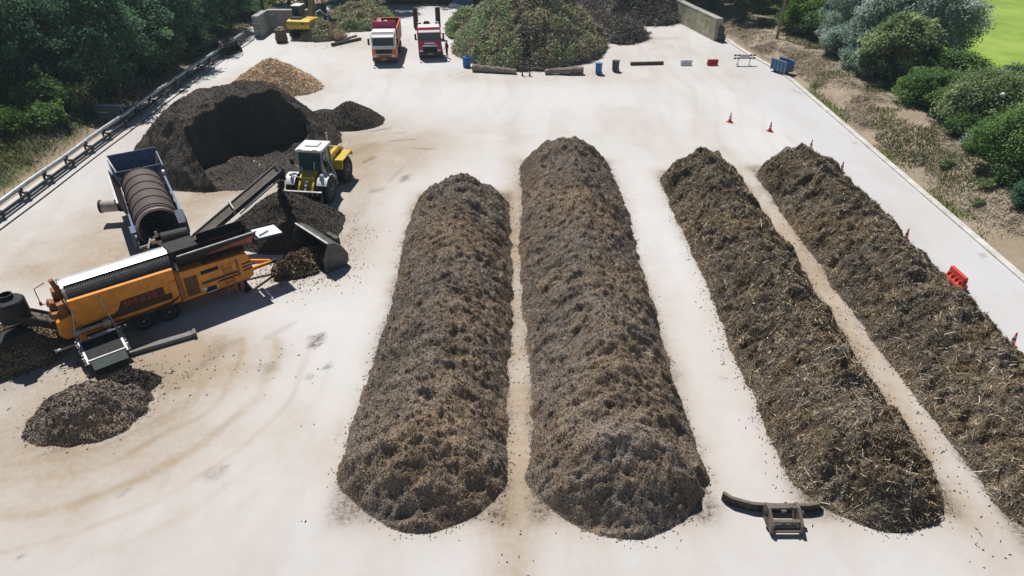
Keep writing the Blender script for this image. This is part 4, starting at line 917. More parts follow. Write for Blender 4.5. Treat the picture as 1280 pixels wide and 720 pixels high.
mb = MB(); mb.bar((-3.2, -1.5, 1.32), (-1.9, -1.5, 1.34), .1, .1); mb.box((-1.95, -1.5, 1.32), (.3, .24, .24)); mb.box((-3.2, -1.45, 1.3), (.22, .22, .22)); mb.bar((-2.8, -1.9, 1.05), (-1.9, -1.8, 1.12), .08, .06); mb.build('roller_motor', 'grey', T)
mb = MB(); mb.box((-.4, -1.0, .85), (1.0, .3, .12)); mb.build('step', 'grey', T)
# rear conveyor with its round head
ra, rb = Vector((-3.2, 0, .95)), Vector((-4.9, .28, 2.15)); d = (rb - ra).normalized()
mb = MB()
for y in (-.52, .52): mb.bar(ra + Vector((0, y, 0)), rb + Vector((0, y, 0)), .1, .34)
rc_ = mb.build('rear_conveyor', 'black', T)
mb = MB(); mb.add(*slab4(ra + Vector((0, -.46, .06)), rb + Vector((0, -.46, .06)), rb + Vector((0, .46, .06)), ra + Vector((0, .46, .06)), .03, (0, 0, 1))); mb.build('belt', 'belt', rc_)
mb = MB(); mb.lathe([(.0, -.55), (.56, -.55), (.62, -.4), (.62, .34), (.55, .42), (.2, .42), (.2, .40), (0, .40)], 28, (-5.0, .32, 2.5)); mb.box((-5.0, -.2, 2.96), (.5, .35, .1)); hd = mb.build('conveyor_head', 'black', T, .01)
mb = MB(); mb.lathe([(.22, .42), (.22, .62), (.27, .62), (.27, .42)], 20, (-5.0, .5, 2.5)); mb.build('collar', 'rubber', hd)
mb = MB(); mb.path([(-4.45, -.35, 2.35), (-4.3, -.4, 1.9), (-4.5, -.45, 1.4)], .03, 6); mb.build('hose', 'rubber', T)
mb = MB(); mb.bar((-6.6, -.35, 1.25), (-4.6, -.3, 1.35), .18, .3); mb.bar((-6.6, .75, 1.25), (-4.6, .65, 1.35), .18, .3); mb.box((-5.8, .2, 1.3), (1.5, .9, .2)); mb.build('head_frame', 'black', T)

# plank-like steel beam lying in the machine's shade
mb = MB(); q0, q1 = P(151, 447, .0), P(243, 420, .0); dd = (q1 - q0)
mb.box((0, 0, .13), (dd.length, .34, .2)); mb.box((dd.length / 2 + .05, 0, .16), (.14, .42, .26))
o = mb.build('steel_beam', 'beam_grey', None, .015, loc=((q0.x + q1.x) / 2, (q0.y + q1.y) / 2, 0)); o.rotation_euler = (0, 0, math.atan2(dd.y, dd.x))
tag(o, 'long grey steel beam lying on the ground along the orange drum screen', 'steel beam')

# ---- blue drum screen
B = thing('drum_screen', 'dark blue drum screen with dusty brown drum and a rising side conveyor', 'drum screen', (-19.36, 33.05, 0), R2(122))
mb = MB()
for y in (-1.12, 1.12): mb.box((2.9, y, .62), (10.2, .14, .34))
for x in (-2, 0, 2, 4, 6, 7.8): mb.box((x, 0, .6), (.14, 2.1, .2))
mb.build('chassis', 'black', B, .01)
for s in (-1, 1):
    mb = MB(); mb.prism([(-.9, .85), (7.4, .85), (7.4, 1.95), (-.9, 1.6)], s * 1.26, s * 1.2); mb.build('side_panel', 'navy', B, .01)
    mb = MB()
    for i in range(7): mb.box((-.6 + i * 1.25, s * 1.29, 1.3), (.08, .06, .85))
    mb.build('panel_rib', 'navy', B)
    for x in (1.0, 2.15): wheel(B, 'wheel', x, s * 1.02, .48, .32, .26, s)
    mb = MB(); mb.box((-1.9, s * 1.0, .4), (.14, .14, .8)); mb.box((-1.9, s * 1.0, .04), (.34, .34, .06)); mb.build('support_leg', 'black', B)
mb = MB(); mb.add(*slab4((2.2, 1.28, 1.75), (7.5, 1.28, 2.0), (7.3, 1.62, 2.95), (2.4, 1.62, 2.65), .05, (0, -1, .3))); mb.build('raised_cover', 'hopper', B, .01)
mb = MB(); mb.bar((2.4, 1.60, 2.68), (7.3, 1.60, 2.98), .1, .06); mb.build('cover_rim', 'steel', B)
mb = MB(); mb.bar((-.6, -1.3, 2.0), (6.6, -1.3, 2.35), .12, .1); mb.bar((-.6, 1.25, 1.8), (2.3, 1.25, 1.95), .1, .1); mb.build('top_rail', 'navy_light', B)
# open drum
mb = MB(); Rr = 1.12; prof = [(Rr, -.1), (Rr, 6.4), (Rr - .05, 6.4), (Rr - .05, -.1), (Rr, -.1)]
mb.lathe(prof, 44, (0, 0, 1.86), 'x'); dr = mb.build('drum', 'drum_brown', B, smooth=False)
mb = MB()
for x in (.3, .62, 1.75, 2.9, 4.05, 5.2, 6.3): mb.lathe([(Rr + .002, x - .03), (Rr + .045, x - .03), (Rr + .045, x + .03), (Rr + .002, x + .03), (Rr + .002, x - .03)], 44, (0, 0, 1.86), 'x')
mb.build('hoop', 'drum_hoop', dr)
mb = MB(); mb.lathe([(Rr + .002, -.16), (Rr + .06, -.16), (Rr + .06, -.08), (Rr - .08, -.08), (Rr - .08, -.16), (Rr + .002, -.16)], 44, (0, 0, 1.86), 'x'); mb.build('drum_mouth', 'steel', dr)
mb = MB()
for i in range(11): x = .45 + i * .5; mb.lathe([(Rr - .055, x - .02), (Rr - .16, x - .02), (Rr - .16, x + .02), (Rr - .055, x + .02), (Rr - .055, x - .02)], 40, (0, 0, 1.86), 'x')
mb.build('inner_ring', 'steel', dr)
mb = MB(); mb.lathe([(Rr - .052, -.09), (Rr - .052, 6.39), (Rr - .056, 6.39), (Rr - .056, -.09), (Rr - .052, -.09)], 40, (0, 0, 1.86), 'x'); mb.build('drum_lining', 'black', dr)
# near end catch box
mb = MB(); mb.prism([(-1.25, .8), (-1.2, 2.35), (-.85, 2.55), (.12, 2.55), (.12, 2.35), (-.8, 1.4), (-.8, .8)], -.9, -1.3); mb.prism([(-1.25, .8), (-1.2, 1.6), (.1, 1.7), (.1, .8)], -1.3, -.95) ; mb.box((-.5, -1.33, 2.1), (1.2, .05, .9)); mb.build('end_plate', 'navy', B, .01)
mb = MB(); mb.prism([(-1.6, .7), (-1.6, 1.35), (.1, 1.0), (.1, .7)], -.9, 1.15); mb.build('catch_tray', 'black', B, .01)
mb = MB(); mb.tube((-1.7, -1.2, 1.85), (-1.7, .15, 1.85), .42, n=20); mb.box((-1.7, -.4, 1.4), (1.0, 1.7, .5)); mb.build('conveyor_motor', 'black', B, .02)
mb = MB()
for (c, d, r) in (((-1.55, .35, 2.1), (.5, .12, .1), .6), ((-1.7, .55, 1.9), (.3, .2, .2), .2), ((-1.4, .75, 1.7), (.6, .1, .1), -.5), ((-1.75, .3, 2.3), (.2, .1, .3), .3), ((-1.2, 1.0, 1.5), (.12, .5, .1), .1)): mb.box(c, d, Matrix.Rotation(r, 3, 'Z') @ Matrix.Rotation(r, 3, 'Y'))
mb.build('hydraulic_hoses', 'steel', B)
mb = MB(); mb.box((.2, 1.3, 1.55), (.9, .3, .9)); mb.box((1.5, 1.34, 1.2), (.7, .2, .5)); mb.build('engine_box', 'navy_light', B, .03)
# feed hopper at the far end
mb = MB()
mb.add(*slab4((7.9, -1.0, 1.7), (7.9, 1.0, 1.7), (8.5, 1.35, 3.25), (8.5, -1.35, 3.25), .06, (1, 0, -.3)))
mb.build('feed_hopper_end', 'navy_light', B, .01)
mb = MB()
for s in (-1, 1): mb.add(*slab4((6.5, s * 1.15, 1.95), (7.9, s * 1.0, 1.75), (8.45, s * 1.38, 2.95), (6.5, s * 1.38, 2.75), .05, (0, s, 0)))
mb.add(*slab4((6.45, -1.0, 2.45), (6.45, 1.0, 2.45), (6.6, 1.3, 2.9), (6.6, -1.3, 2.9), .05, (-1, 0, 0))); mb.add(*slab4((6.45, -1.0, 1.7), (6.45, 1.0, 1.7), (7.95, 1.0, 1.6), (7.95, -1.0, 1.6), .05, (0, 0, -1)))
mb.build('feed_hopper', 'navy', B, .01)
mb = MB()
for s in (-1, 1): mb.bar((6.5, s * 1.40, 2.8), (8.5, s * 1.40, 3.02), .07, .07)
mb.bar((8.52, -1.38, 3.28), (8.52, 1.38, 3.28), .07, .07); mb.build('hopper_rim', 'navy_light', B)
mb = MB(); mb.box((6.15, -1.32, 2.5), (.28, .14, .2)); mb.build('white_box', 'white', B)
mb = MB(); mb.tube((6.0, 1.5, 1.05), (6.4, 2.55, 1.05), .36, n=20); rl = mb.build('side_roller', 'beige', B)
MB().tube((5.98, 1.46, 1.05), (6.03, 1.58, 1.05), .40, n=20).build('roller_end', 'black', rl); MB().tube((6.38, 2.49, 1.05), (6.42, 2.6, 1.05), .40, n=20).build('roller_end', 'black', rl)
mb = MB(); mb.bar((6.0, 1.15, 1.0), (6.05, 1.5, 1.05), .2, .2); mb.build('roller_arm', 'steel', B)
# rising discharge conveyor
ca, cb = Vector((-1.45, -1.3, 1.15)), Vector((-1.05, -6.65, 4.05)); cd_ = (cb - ca); side = Vector((1, 0, 0))
mb = MB()
for s in (-.47, .47): mb.bar(ca + side * s, cb + side * s, .09, .26, (0, 0, 1))
for i in range(12): q = ca + cd_ * ((i + .5) / 12); mb.bar(q - side * .45 - Vector((0, 0, .1)), q + side * .45 - Vector((0, 0, .1)), .05, .06)
cv = mb.build('discharge_conveyor', 'black', B)
mb = MB(); mb.add(*slab4(ca - side * .40 + Vector((0, 0, .06)), cb - side * .40 + Vector((0, 0, .06)), cb + side * .40 + Vector((0, 0, .06)), ca + side * .40 + Vector((0, 0, .06)), .03, (0, 0, 1))); mb.build('belt', 'belt', cv)
mb = MB(); mb.tube(cb - side * .44, cb + side * .44, .17, n=16); mb.build('head_roller', 'black', cv)
mb = MB()
for s in (-.53, .53): mb.bar(ca + cd_ * .02 + side * s + Vector((0, 0, .16)), cb + side * s + Vector((0, 0, .16)), .05, .04)
mb.bar(ca + cd_ * .45 + side * -.6 + Vector((0, 0, .3)), ca + cd_ * .45 + side * .6 + Vector((0, 0, .3)), .07, .07)
for s in (-.6, .6): mb.bar(ca + cd_ * .45 + side * s, ca + cd_ * .45 + side * s + Vector((0, 0, .3)), .07, .07)
for s in (-.58,): mb.bar(ca + cd_ * .5 + side * s - Vector((0, 0, .25)), ca + cd_ * .97 + side * s - Vector((0, 0, .2)), .06, .06)
mb.tube(ca + cd_ * .55 - side * .62 - Vector((0, 0, .1)), ca + cd_ * .85 - side * .62 - Vector((0, 0, .05)), .05, n=8)
mb.bar(cb - side * .75 - Vector((0, 0, .3)), cb - side * .3 - Vector((0, .0, .5)), .06, .06); mb.build('conveyor_rail', 'steel', cv)

# ---- wheel loader
Lr = thing('wheel_loader', 'yellow and white wheel loader facing the camera beside the conveyor cone', 'wheel loader', (-12.72, 41.75, 0), math.atan2(-1, -.13))
mb = MB(); mb.prism([(-2.9, .8), (.3, .8), (.5, 1.0), (.5, 1.5), (-2.9, 1.5)], -.62, .62); mb.box((-2.75, 0, 1.0), (.5, 2.0, .7)); mb.build('rear_frame', 'grey', Lr, .03)
mb = MB(); mb.prism([(.6, .75), (2.0, .6), (2.25, .9), (2.0, 1.75), (1.2, 1.95), (.6, 1.4)], -.52, .52); mb.build('front_frame', 'yellow', Lr, .03)
mb = MB(); mb.prism([(-2.95, 1.3), (-.35, 1.3), (-.35, 2.3), (-2.2, 2.28), (-2.85, 2.0), (-3.0, 1.7)], -.72, .72); hd = mb.build('bonnet', 'yellow', Lr, .06)
mb = MB()
for s in (-1, 1):
    for i in range(5): mb.box((-2.3 + i * .2, s * .725, 1.8), (.1, .012, .5))
mb.box((-1.6, 0, 2.31), (.8, .8, .03)); mb.build('grille', 'black', hd)
cabp = [(-.35, 1.25), (1.0, 1.25), (1.28, 1.75), (1.05, 3.12), (-.3, 3.12)]
mb = MB(); mb.prism(cabp, -.76, .76); cb_ = mb.build('cab', 'glass', Lr, .05)
mb = MB()
for s in (-.76, .76):
    mb.bar((1.04, s, 1.3), (1.28, s, 1.78), .09, .09); mb.bar((1.28, s, 1.75), (1.05, s, 3.14), .09, .09); mb.bar((-.32, s, 1.3), (-.3, s, 3.14), .12, .12); mb.bar((.38, s, 1.3), (.36, s, 3.12), .07, .07); mb.bar((-.3, s, 1.3), (1.05, s, 1.3), .1, .14)
mb.bar((1.28, -.76, 1.75), (1.28, .76, 1.75), .09, .09); mb.bar((1.06, -.76, 3.1), (1.06, .76, 3.1), .08, .08); mb.build('cab_frame', 'grey', cb_)
mb = MB(); mb.box((.35, 0, 3.2), (1.75, 1.75, .16)); rf = mb.build('roof', 'white', cb_, .05)
mb = MB(); mb.box((.25, 0, 3.32), (.75, .85, .1)); mb.build('air_unit', 'white', rf, .03)
mb = MB(); mb.box((.35, .1, 2.05), (.5, .5, .9)); mb.build('seat', 'black', cb_, .05)
mb = MB(); mb.tube((1.3, .25, 2.0), (1.22, .3, 2.5), .03); mb.build('wiper', 'white', cb_)
mb = MB(); mb.tube((-.75, .55, 2.2), (-.75, .55, 3.75), .06, n=10); mb.build('exhaust_pipe', 'steel', Lr)
mb = MB(); mb.path([(.75, .83, 3.0), (.55, .95, 2.3), (.1, .98, 1.6), (-.2, 1.0, 1.1)], .06, 8); mb.build('handrail', 'bluegrey', Lr)
for s in (-1, 1):
    for x, r in ((1.62, .86), (-1.62, .86)): wheel(Lr, 'wheel', x, s * 1.06, r, .66, .40, s, 26, True)
    mb = MB(); cx, r0, r1 = 1.62, .93, .99
    arcp = [(cx + r1 * math.cos(a), .86 + r1 * math.sin(a)) for a in np.linspace(R2(35), R2(150), 12)] + [(cx + r0 * math.cos(a), .86 + r0 * math.sin(a)) for a in np.linspace(R2(150), R2(35), 12)]
    vs = [(x, s * .72, z) for x, z in arcp] + [(x, s * 1.4, z) for x, z in arcp]; m_ = len(arcp)
    mb.add(vs, [(i, i + 1, m_ - 2 - i, m_ - 1 - i) for i in range(11)] + [(2 * m_ - 1 - i, 2 * m_ - 2 - i, m_ + i + 1, m_ + i) for i in range(11)] + [(i, (i + 1) % m_, m_ + (i + 1) % m_, m_ + i) for i in range(m_)])
    mb.build('front_mudguard', 'white', Lr, .01)
    mb = MB(); mb.prism([(-2.75, 1.5), (-2.6, 1.86), (-.75, 1.86), (-.5, 1.3), (-.62, 1.3), (-.82, 1.78), (-2.52, 1.78), (-2.65, 1.5)], s * .74, s * 1.4); mb.build('rear_mudguard', 'yellow', Lr, .01)
    mb = MB(); mb.prism([(1.05, 1.72), (1.45, 2.0), (2.35, 1.35), (2.95, .55), (2.75, .42), (2.1, 1.1), (1.4, 1.62)], s * .38, s * .52); mb.build('lift_arm', 'yellow', Lr, .02)
    mb = MB(); mb.box((1.35, s * 1.12, 2.5), (.08, .26, .4)); mb.bar((1.15, s * .8, 2.7), (1.35, s * 1.05, 2.65), .04, .04); mb.build('mirror', 'black', Lr, .02)
    mb = MB(); mb.tube((1.95, s * 1.0, 1.95), (2.1, s * 1.0, 1.93), .11, n=12); mb.bar((1.9, s * .6, 1.7), (1.98, s * 1.0, 1.9), .05, .05); mb.build('headlight', 'lamp', Lr)
    mb = MB(); mb.bar((-.1, s * 1.0, .6), (.7, s * 1.0, .6), .3, .06); mb.bar((-.1, s * 1.0, 1.0), (.7, s * 1.0, 1.0), .26, .06); mb.bar((-.1, s * 1.1, .5), (-.1, s * .95, 1.3), .06, .06); mb.build('step_ladder', 'grey', Lr)
mb = MB(); mb.box((1.3, .5, 3.3), (.06, .3, .12)); mb.box((1.3, -.5, 3.3), (.06, .3, .12)); mb.build('roof_lamp', 'lamp', Lr)
mb = MB(); mb.tube((1.35, 0, 1.9), (2.35, 0, 1.25), .13, n=12); mb.tube((2.3, 0, 1.28), (2.85, 0, .9), .07, n=10); mb.build('tilt_cylinder', 'steel', Lr)
mb = MB(); mb.strip([(3.0, 1.2), (2.82, .75), (2.85, .3), (3.15, .08), (3.7, .06)], -1.25, 1.25, .05)
for s in (-1, 1): mb.prism([(3.0, 1.2), (2.82, .75), (2.85, .3), (3.15, .06), (3.7, .06), (3.45, .6)], s * 1.25, s * 1.2)
bk = mb.build('bucket', 'black', Lr)
mb = MB(); mb.box((2.98, 0, 1.24), (.16, 2.5, .07))
for i in range(7): mb.box((3.0, -1.0 + i * .333, 1.12), (.1, .08, .22))
mb.build('bucket_rim', 'steel', bk)

# ---- detached high-tip bucket
q = P(402, 349); W = thing('loader_bucket', 'large detached loader bucket standing upright with bark spilling out', 'loader bucket', (-10.0, 31.2, 0), math.atan2(2.1, -2.1)); W.scale = (1.05, 1.05, 1.05)
# local x runs along the lip (towards the far end), local y points out of the opening
prof = [(.05, .02), (.12, .75), (-.28, 1.62), (-.62, 1.55), (-1.05, 1.2), (-1.35, .65), (-1.32, .22), (-1.1, .02)]
for x0 in (0.0, 3.05):
    mb = MB(); mb.prism(prof, x0 - .035, x0 + .035, 'x'); mb.build('side_plate', 'bucket_steel', W, .01)
mb = MB(); back = [(-.28, 1.62), (-.62, 1.55), (-1.05, 1.2), (-1.35, .65), (-1.32, .22), (-1.1, .03), (.03, .03)]
vs = []
for (y, z) in back: vs += [(0.03, y, z), (3.02, y, z)]
inn = [(y * .955 + .01, z * .97 + .02) for y, z in back]
for (y, z) in inn: vs += [(0.03, y, z), (3.02, y, z)]
n_ = len(back); fs = []
for i in range(n_ - 1): fs += [(2 * i, 2 * i + 1, 2 * i + 3, 2 * i + 2), (2 * n_ + 2 * i + 2, 2 * n_ + 2 * i + 3, 2 * n_ + 2 * i + 1, 2 * n_ + 2 * i)]
fs += [(0, 2 * n_, 2 * n_ + 1, 1), (2 * n_ - 2, 2 * n_ - 1, 4 * n_ - 1, 4 * n_ - 2)]
mb.add(vs, fs); mb.build('bucket_shell', 'bucket_steel', W)
mb = MB(); mb.bar((-.03, -.26, 1.65), (3.08, -.26, 1.65), .1, .07); mb.build('lip', 'steel', W)
mb = MB(); mb.box((1.5, -1.45, .7), (1.0, .25, .8)); mb.build('coupling_plate', 'bladesteel', W, .03)
heap('bark_heap', 'pile of coarse bark and wood pieces spilling out of the detached bucket', 'bark heap', (-11.65, 31.7), 2.2, 1.8, dome(1.55, 1.0, 1.0, .85, 88, (.34, .3, .12), wob=.4), .06, OVERS, ((3200, .26, .10, .1, .95, 's', .08), (2600, .2, .1, .1, .8, 'f', .06)), .75, 88, None, None, .3, 900, .9)

# ---- excavator
E_ = thing('excavator', 'yellow tracked excavator with counterweight towards the camera by the block wall', 'excavator', P(384, 44), math.atan2(1, .12))
for s in (-1, 1):
    mb = MB(); mb.prism([(-1.9, .45), (-1.7, .1), (1.7, .1), (1.9, .45), (1.7, .85), (-1.7, .85)], s * .85, s * 1.4)
    tk = mb.build('track', 'rubber', E_, .04)
    mb = MB()
    for x in (-1.35, -.7, 0, .7, 1.35): mb.lathe([(0, s * 1.405), (.2, s * 1.405), (.2, s * 1.43), (0, s * 1.43)], 12, (x, 0, .4), 'y')
    mb.build('roller', 'grey', tk)
mb = MB(); mb.box((0, 0, .75), (1.6, 1.7, .4)); mb.tube((0, 0, .85), (0, 0, 1.15), .7, n=20); mb.build('undercarriage', 'black', E_)
mb = MB(); mb.prism([(-2.2, 1.15), (1.3, 1.15), (1.3, 1.9), (-1.4, 2.15), (-2.15, 2.05), (-2.35, 1.6)], -1.45, 1.4); bd = mb.build('upper_body', 'yellow', E_, .12)
mb = MB(); mb.box((-1.0, .45, 2.2), (1.3, 1.3, .18)); mb.build('engine_cover', 'black', bd, .04)
mb = MB(); mb.box((-2.28, -.6, 1.72), (.05, .22, .3)); mb.build('vent', 'black', bd)
mb = MB(); mb.prism([(-.2, 1.9), (1.35, 1.9), (1.45, 2.5), (1.2, 3.25), (-.2, 3.25)], .35, 1.35); cbx = mb.build('cab', 'glass_dark', E_, .06)
mb = MB(); mb.box((.5, .85, 3.32), (1.5, 1.15, .12)); mb.build('roof', 'white', cbx, .04)
mb = MB(); mb.prism([(.9, 1.5), (1.6, 1.5), (2.9, 4.6), (4.6, 5.6), (4.4, 6.0), (2.5, 5.1)], -.42, -.02); mb.build('boom', 'tan_arm', E_, .04)
mb = MB(); mb.prism([(4.2, 6.2), (4.7, 5.9), (6.0, 2.6), (5.7, 2.5)], -.37, -.07); mb.build('stick', 'tan_arm', E_, .03)
mb = MB(); mb.tube((1.5, -.55, 1.9), (2.7, -.55, 4.2), .09, n=10); mb.tube((1.5, .1, 1.9), (2.7, .1, 4.2), .09, n=10); mb.build('boom_cylinder', 'steel', E_)
mb = MB(); mb.strip([(5.6, 2.5), (5.2, 1.9), (5.4, 1.2), (6.0, 1.0), (6.4, 1.5)], -.8, .4, .05); mb.build('bucket', 'black', E_)

# ---- trucks
def truck_cab(T, low, high, L_=2.05, h=3.1, windscreen='glass_dark', roofmat='white', split=1.55):
    mb = MB(); mb.prism([(-L_, .55), (-.05, .55), (0, .7), (.0, split), (-L_, split)], -1.24, 1.24); mb.build('cab_base', low, T, .05)
    mb = MB(); mb.prism([(-L_, split + .003), (.0, split + .003), (-.12, h - .25), (-.38, h), (-L_, h)], -1.22, 1.22); cb = mb.build('cab', high, T, .07)
    mb = MB(); mb.prism([(.012, split + .32), (-.085, h - .42), (-.125, h - .42), (-.03, split + .32)], -1.08, 1.08); ws = mb.build('windscreen', windscreen, cb, .01)
    mb = MB()
    for s in (-1, 1): mb.prism([(-.25, split + .32), (-.33, h - .45), (-1.1, h - .45), (-1.1, split + .3)], s * 1.222, s * 1.235)
    mb.build('side_window', windscreen, cb)
    mb = MB(); mb.prism([(.05, h - .42), (.14, h - .34), (-.12, h - .18), (-.2, h - .24)], -1.12, 1.12); mb.build('sun_visor', roofmat, cb, .02)
    mb = MB(); mb.box((-1.15, 0, h + .03), (1.55, 2.2, .05)); mb.build('roof', roofmat, cb, .02)
    for s in (-1, 1):
        mb = MB(); mb.box((.02, s * 1.46, split + .75), (.14, .2, .62)); mb.bar((-.15, s * 1.2, split + 1.05), (0, s * 1.45, split + 1.0), .05, .05); mb.build('mirror', 'black', T, .03)
        mb = MB(); mb.box((.02, s * .95, .86), (.07, .36, .17)); mb.build('headlight', 'lamp', T, .02)
    mb = MB(); mb.box((.03, 0, .5), (.14, 2.46, .34)); mb.build('bumper', 'charcoal', T, .04)
    mb = MB(); mb.box((.108, 0, .55), (.02, .55, .13)); mb.build('number_plate', 'plate', T)
    return cb
def truck_wheels(T, xs):
    for x in xs:
        for s in (-1, 1): wheel(T, 'wheel', x, s * 1.05, .5, .36, .28, s, 22)

O = thing('container_truck', 'orange and white truck carrying an open orange box container', 'truck', P(481.5, 80.5), math.atan2(-1, .06))
cb = truck_cab(O, 'truck_orange', 'white')
mb = MB(); mb.box((.012, 0, 1.3), (.05, 1.7, .42)); mb.build('grille', 'black', O, .02)
mb = MB(); mb.box((.03, 0, 1.62), (.05, 2.3, .12)); mb.box((.035, 0, 1.03), (.05, 2.0, .08)); mb.build('white_trim', 'white', O, .01)
mb = MB(); mb.box((.03, 0, .82), (.05, 1.0, .28)); mb.build('lower_grille', 'orange_dark', O)
mb = MB()
for s in (-1, 1): mb.box((-3.9, s * .45, .85), (7.4, .14, .26))
mb.build('chassis', 'black', O); truck_wheels(O, (-.95, -5.0, -6.3))
mb = MB(); x0, x1, zb, zt_ = -2.35, -7.9, 1.1, 2.95
mb.box(((x0 + x1) / 2, 0, zb), (x0 - x1, 2.4, .1))
for s in (-1, 1): mb.box(((x0 + x1) / 2, s * 1.2, (zb + zt_) / 2), (x0 - x1, .07, zt_ - zb)); 
mb.box((x1, 0, (zb + zt_) / 2), (.07, 2.4, zt_ - zb)); cn = mb.build('container', 'truck_orange', O, .01)
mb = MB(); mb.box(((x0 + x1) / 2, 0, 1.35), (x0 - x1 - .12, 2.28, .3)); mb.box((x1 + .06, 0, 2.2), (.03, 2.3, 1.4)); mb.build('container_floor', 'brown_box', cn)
mb = MB()
for s in (-1, 1): mb.box(((x0 + x1) / 2, s * 1.21, zt_ + .03), (x0 - x1, .14, .1))
mb.box((x1, 0, zt_ + .03), (.14, 2.5, .1)); mb.build('container_rim', 'truck_orange', cn, .01)
mb = MB(); mb.box((x0, 0, (zb + 3.75) / 2), (.08, 2.46, 3.75 - zb)); hb = mb.build('front_wall', 'maroon', cn)
rg = np.random.default_rng(3); mb = MB()
for i in range(16): mb.box((x0 - .25 - rg.uniform(0, 1.5), rg.uniform(-1, 1), 2.9 + rg.uniform(0, .6)), tuple(rg.uniform(.2, .7, 3)), Matrix.Rotation(rg.uniform(0, 3), 3, 'Z') @ Matrix.Rotation(rg.uniform(-.5, .5), 3, 'X'))
tn = mb.build('folded_net', 'maroon', cn, .03)
mb = MB(); mb.box((x0 - .5, .15, 3.72), (.35, .3, .12), Matrix.Rotation(.5, 3, 'Z')); mb.box((x0 - .7, -.5, 3.66), (.25, .5, .1), Matrix.Rotation(.9, 3, 'Z')); mb.build('hook_arm', 'pinkwhite', cn)

K = thing('low_loader_truck', 'dark red truck with two upright black loading ramps', 'truck', P(538.5, 73.5), math.atan2(-1, .135))
cb = truck_cab(K, 'maroon', 'maroon', roofmat='pinkwhite')
mb = MB(); mb.box((.012, 0, .98), (.05, 1.5, .6)); mb.build('grille', 'black', K, .02)
mb = MB(); mb.box((.03, 0, 1.62), (.04, 1.1, .16)); mb.box((.03, 0, 1.36), (.05, 1.55, .15)); mb.build('white_trim', 'white', K, .01)
mb = MB()
for s in (-1, 1): mb.box((-4.6, s * .45, .85), (8.6, .14, .26))
mb.build('chassis', 'black', K); truck_wheels(K, (-.95, -5.6, -6.9, -8.2))
mb = MB(); mb.box((-5.9, 0, 1.12), (6.8, 2.5, .16)); mb.build('load_bed', 'charcoal', K, .01)
mb = MB(); mb.box((-2.45, 0, 1.9), (.1, 2.4, 1.5)); mb.build('headboard', 'maroon', K)
rg = np.random.default_rng(4); mb = MB()
for i in range(12): mb.box((-2.7 - rg.uniform(0, .6), rg.uniform(-1, 1), 2.4 + rg.uniform(0, .6)), tuple(rg.uniform(.15, .5, 3)), Matrix.Rotation(rg.uniform(0, 3), 3, 'X'))
mb.build('crane_base', 'black', K, .03)
for s in (-1, 1):
    mb = MB(); mb.box((-2.9, s * .95, 3.05), (.25, .4, .2)); mb.build('work_lamp', 'pinkwhite', K, .03)
    mb = MB(); mb.box((-9.35, s * 1.32, 2.25), (.20, .52, 2.3), Matrix.Rotation(.05, 3, 'Y')); rp = mb.build('ramp', 'fence_brown', K, .02)
    mb = MB(); mb.box((-9.24, s * 1.03, 2.25), (.24, .07, 2.3), Matrix.Rotation(.05, 3, 'Y')); mb.build('ramp_edge', 'pinkwhite', rp)
mb = MB(); mb.box((-9.3, 0, 1.05), (.25, 2.9, .3)); mb.build('rear_beam', 'charcoal', K)
# ------------------------------------------------------------------ walls, rails, bins, logs, cones and other small things
def block_wall(name, label, a, b, rows, size, mat, dirn_extra=()):
    a, b = Vector(a), Vector(b); d = b - a; L_ = d.length; rz = math.atan2(d.y, d.x)
    root = thing(name, label, 'wall', a, rz)
    bl, bw, bh = size; n = max(1, round(L_ / bl)); bl = L_ / n
    mb = MB()
    for r in range(rows):
        off = bl / 2 if r % 2 else 0
        for i in range(n + (1 if off else 0)):
            x0 = max(0, i * bl - off) + .008; x1 = min(L_, (i + 1) * bl - off) - .008
            if x1 - x0 < .1: continue
            mb.box(((x0 + x1) / 2, 0, bh * (r + .5)), (x1 - x0, bw + .01 * math.sin(i * 3.1 + r), bh - .016))
    mb.build('block_courses', mat, root, .02)
    return root, L_
bw1, _ = block_wall('block_wall', 'short grey concrete block side wall at the far left with stacked end blocks', P(323, 47), P(335, 38.5), 3, (1.6, .8, .8), 'concrete_block')
mb = MB()
for z in (.8, 1.6): mb.box((-.02, 0, z), (.06, .84, .05))
mb.build('pale_joint', 'white', bw1)
bw2, _ = block_wall('block_wall', 'grey concrete block back wall behind the yellow excavator', P(337, 37.5), P(392, 37.5), 3, (1.6, .8, .8), 'concrete_block')
bw3, L3 = block_wall('block_wall', 'long mossy concrete block wall beside the tall brushwood pile', P(896, 51), Vector((18.6, 106, 0)), 3, (1.6, .8, .8), 'concrete_warm')
mb = MB(); mb.box((L3 / 2, 0, 2.43), (L3, .86, .06)); mb.build('coping', 'concrete_block', bw3)
for i, dz in enumerate((0, .82)):
    mb = MB(); mb.box((0, 0, .4), (.75 - .25 * i, .8, .78)); c = P(900.5 - 1.5 * i, 51); o = mb.build('concrete_block', 'charcoal', None, .03, loc=(c.x, c.y, dz)); 
    o.rotation_euler = (0, 0, .3)
    tag(o, ['dark concrete block on the ground at the near end of the mossy wall', 'dark concrete block stacked on another at the near end of the mossy wall'][i], 'concrete block')

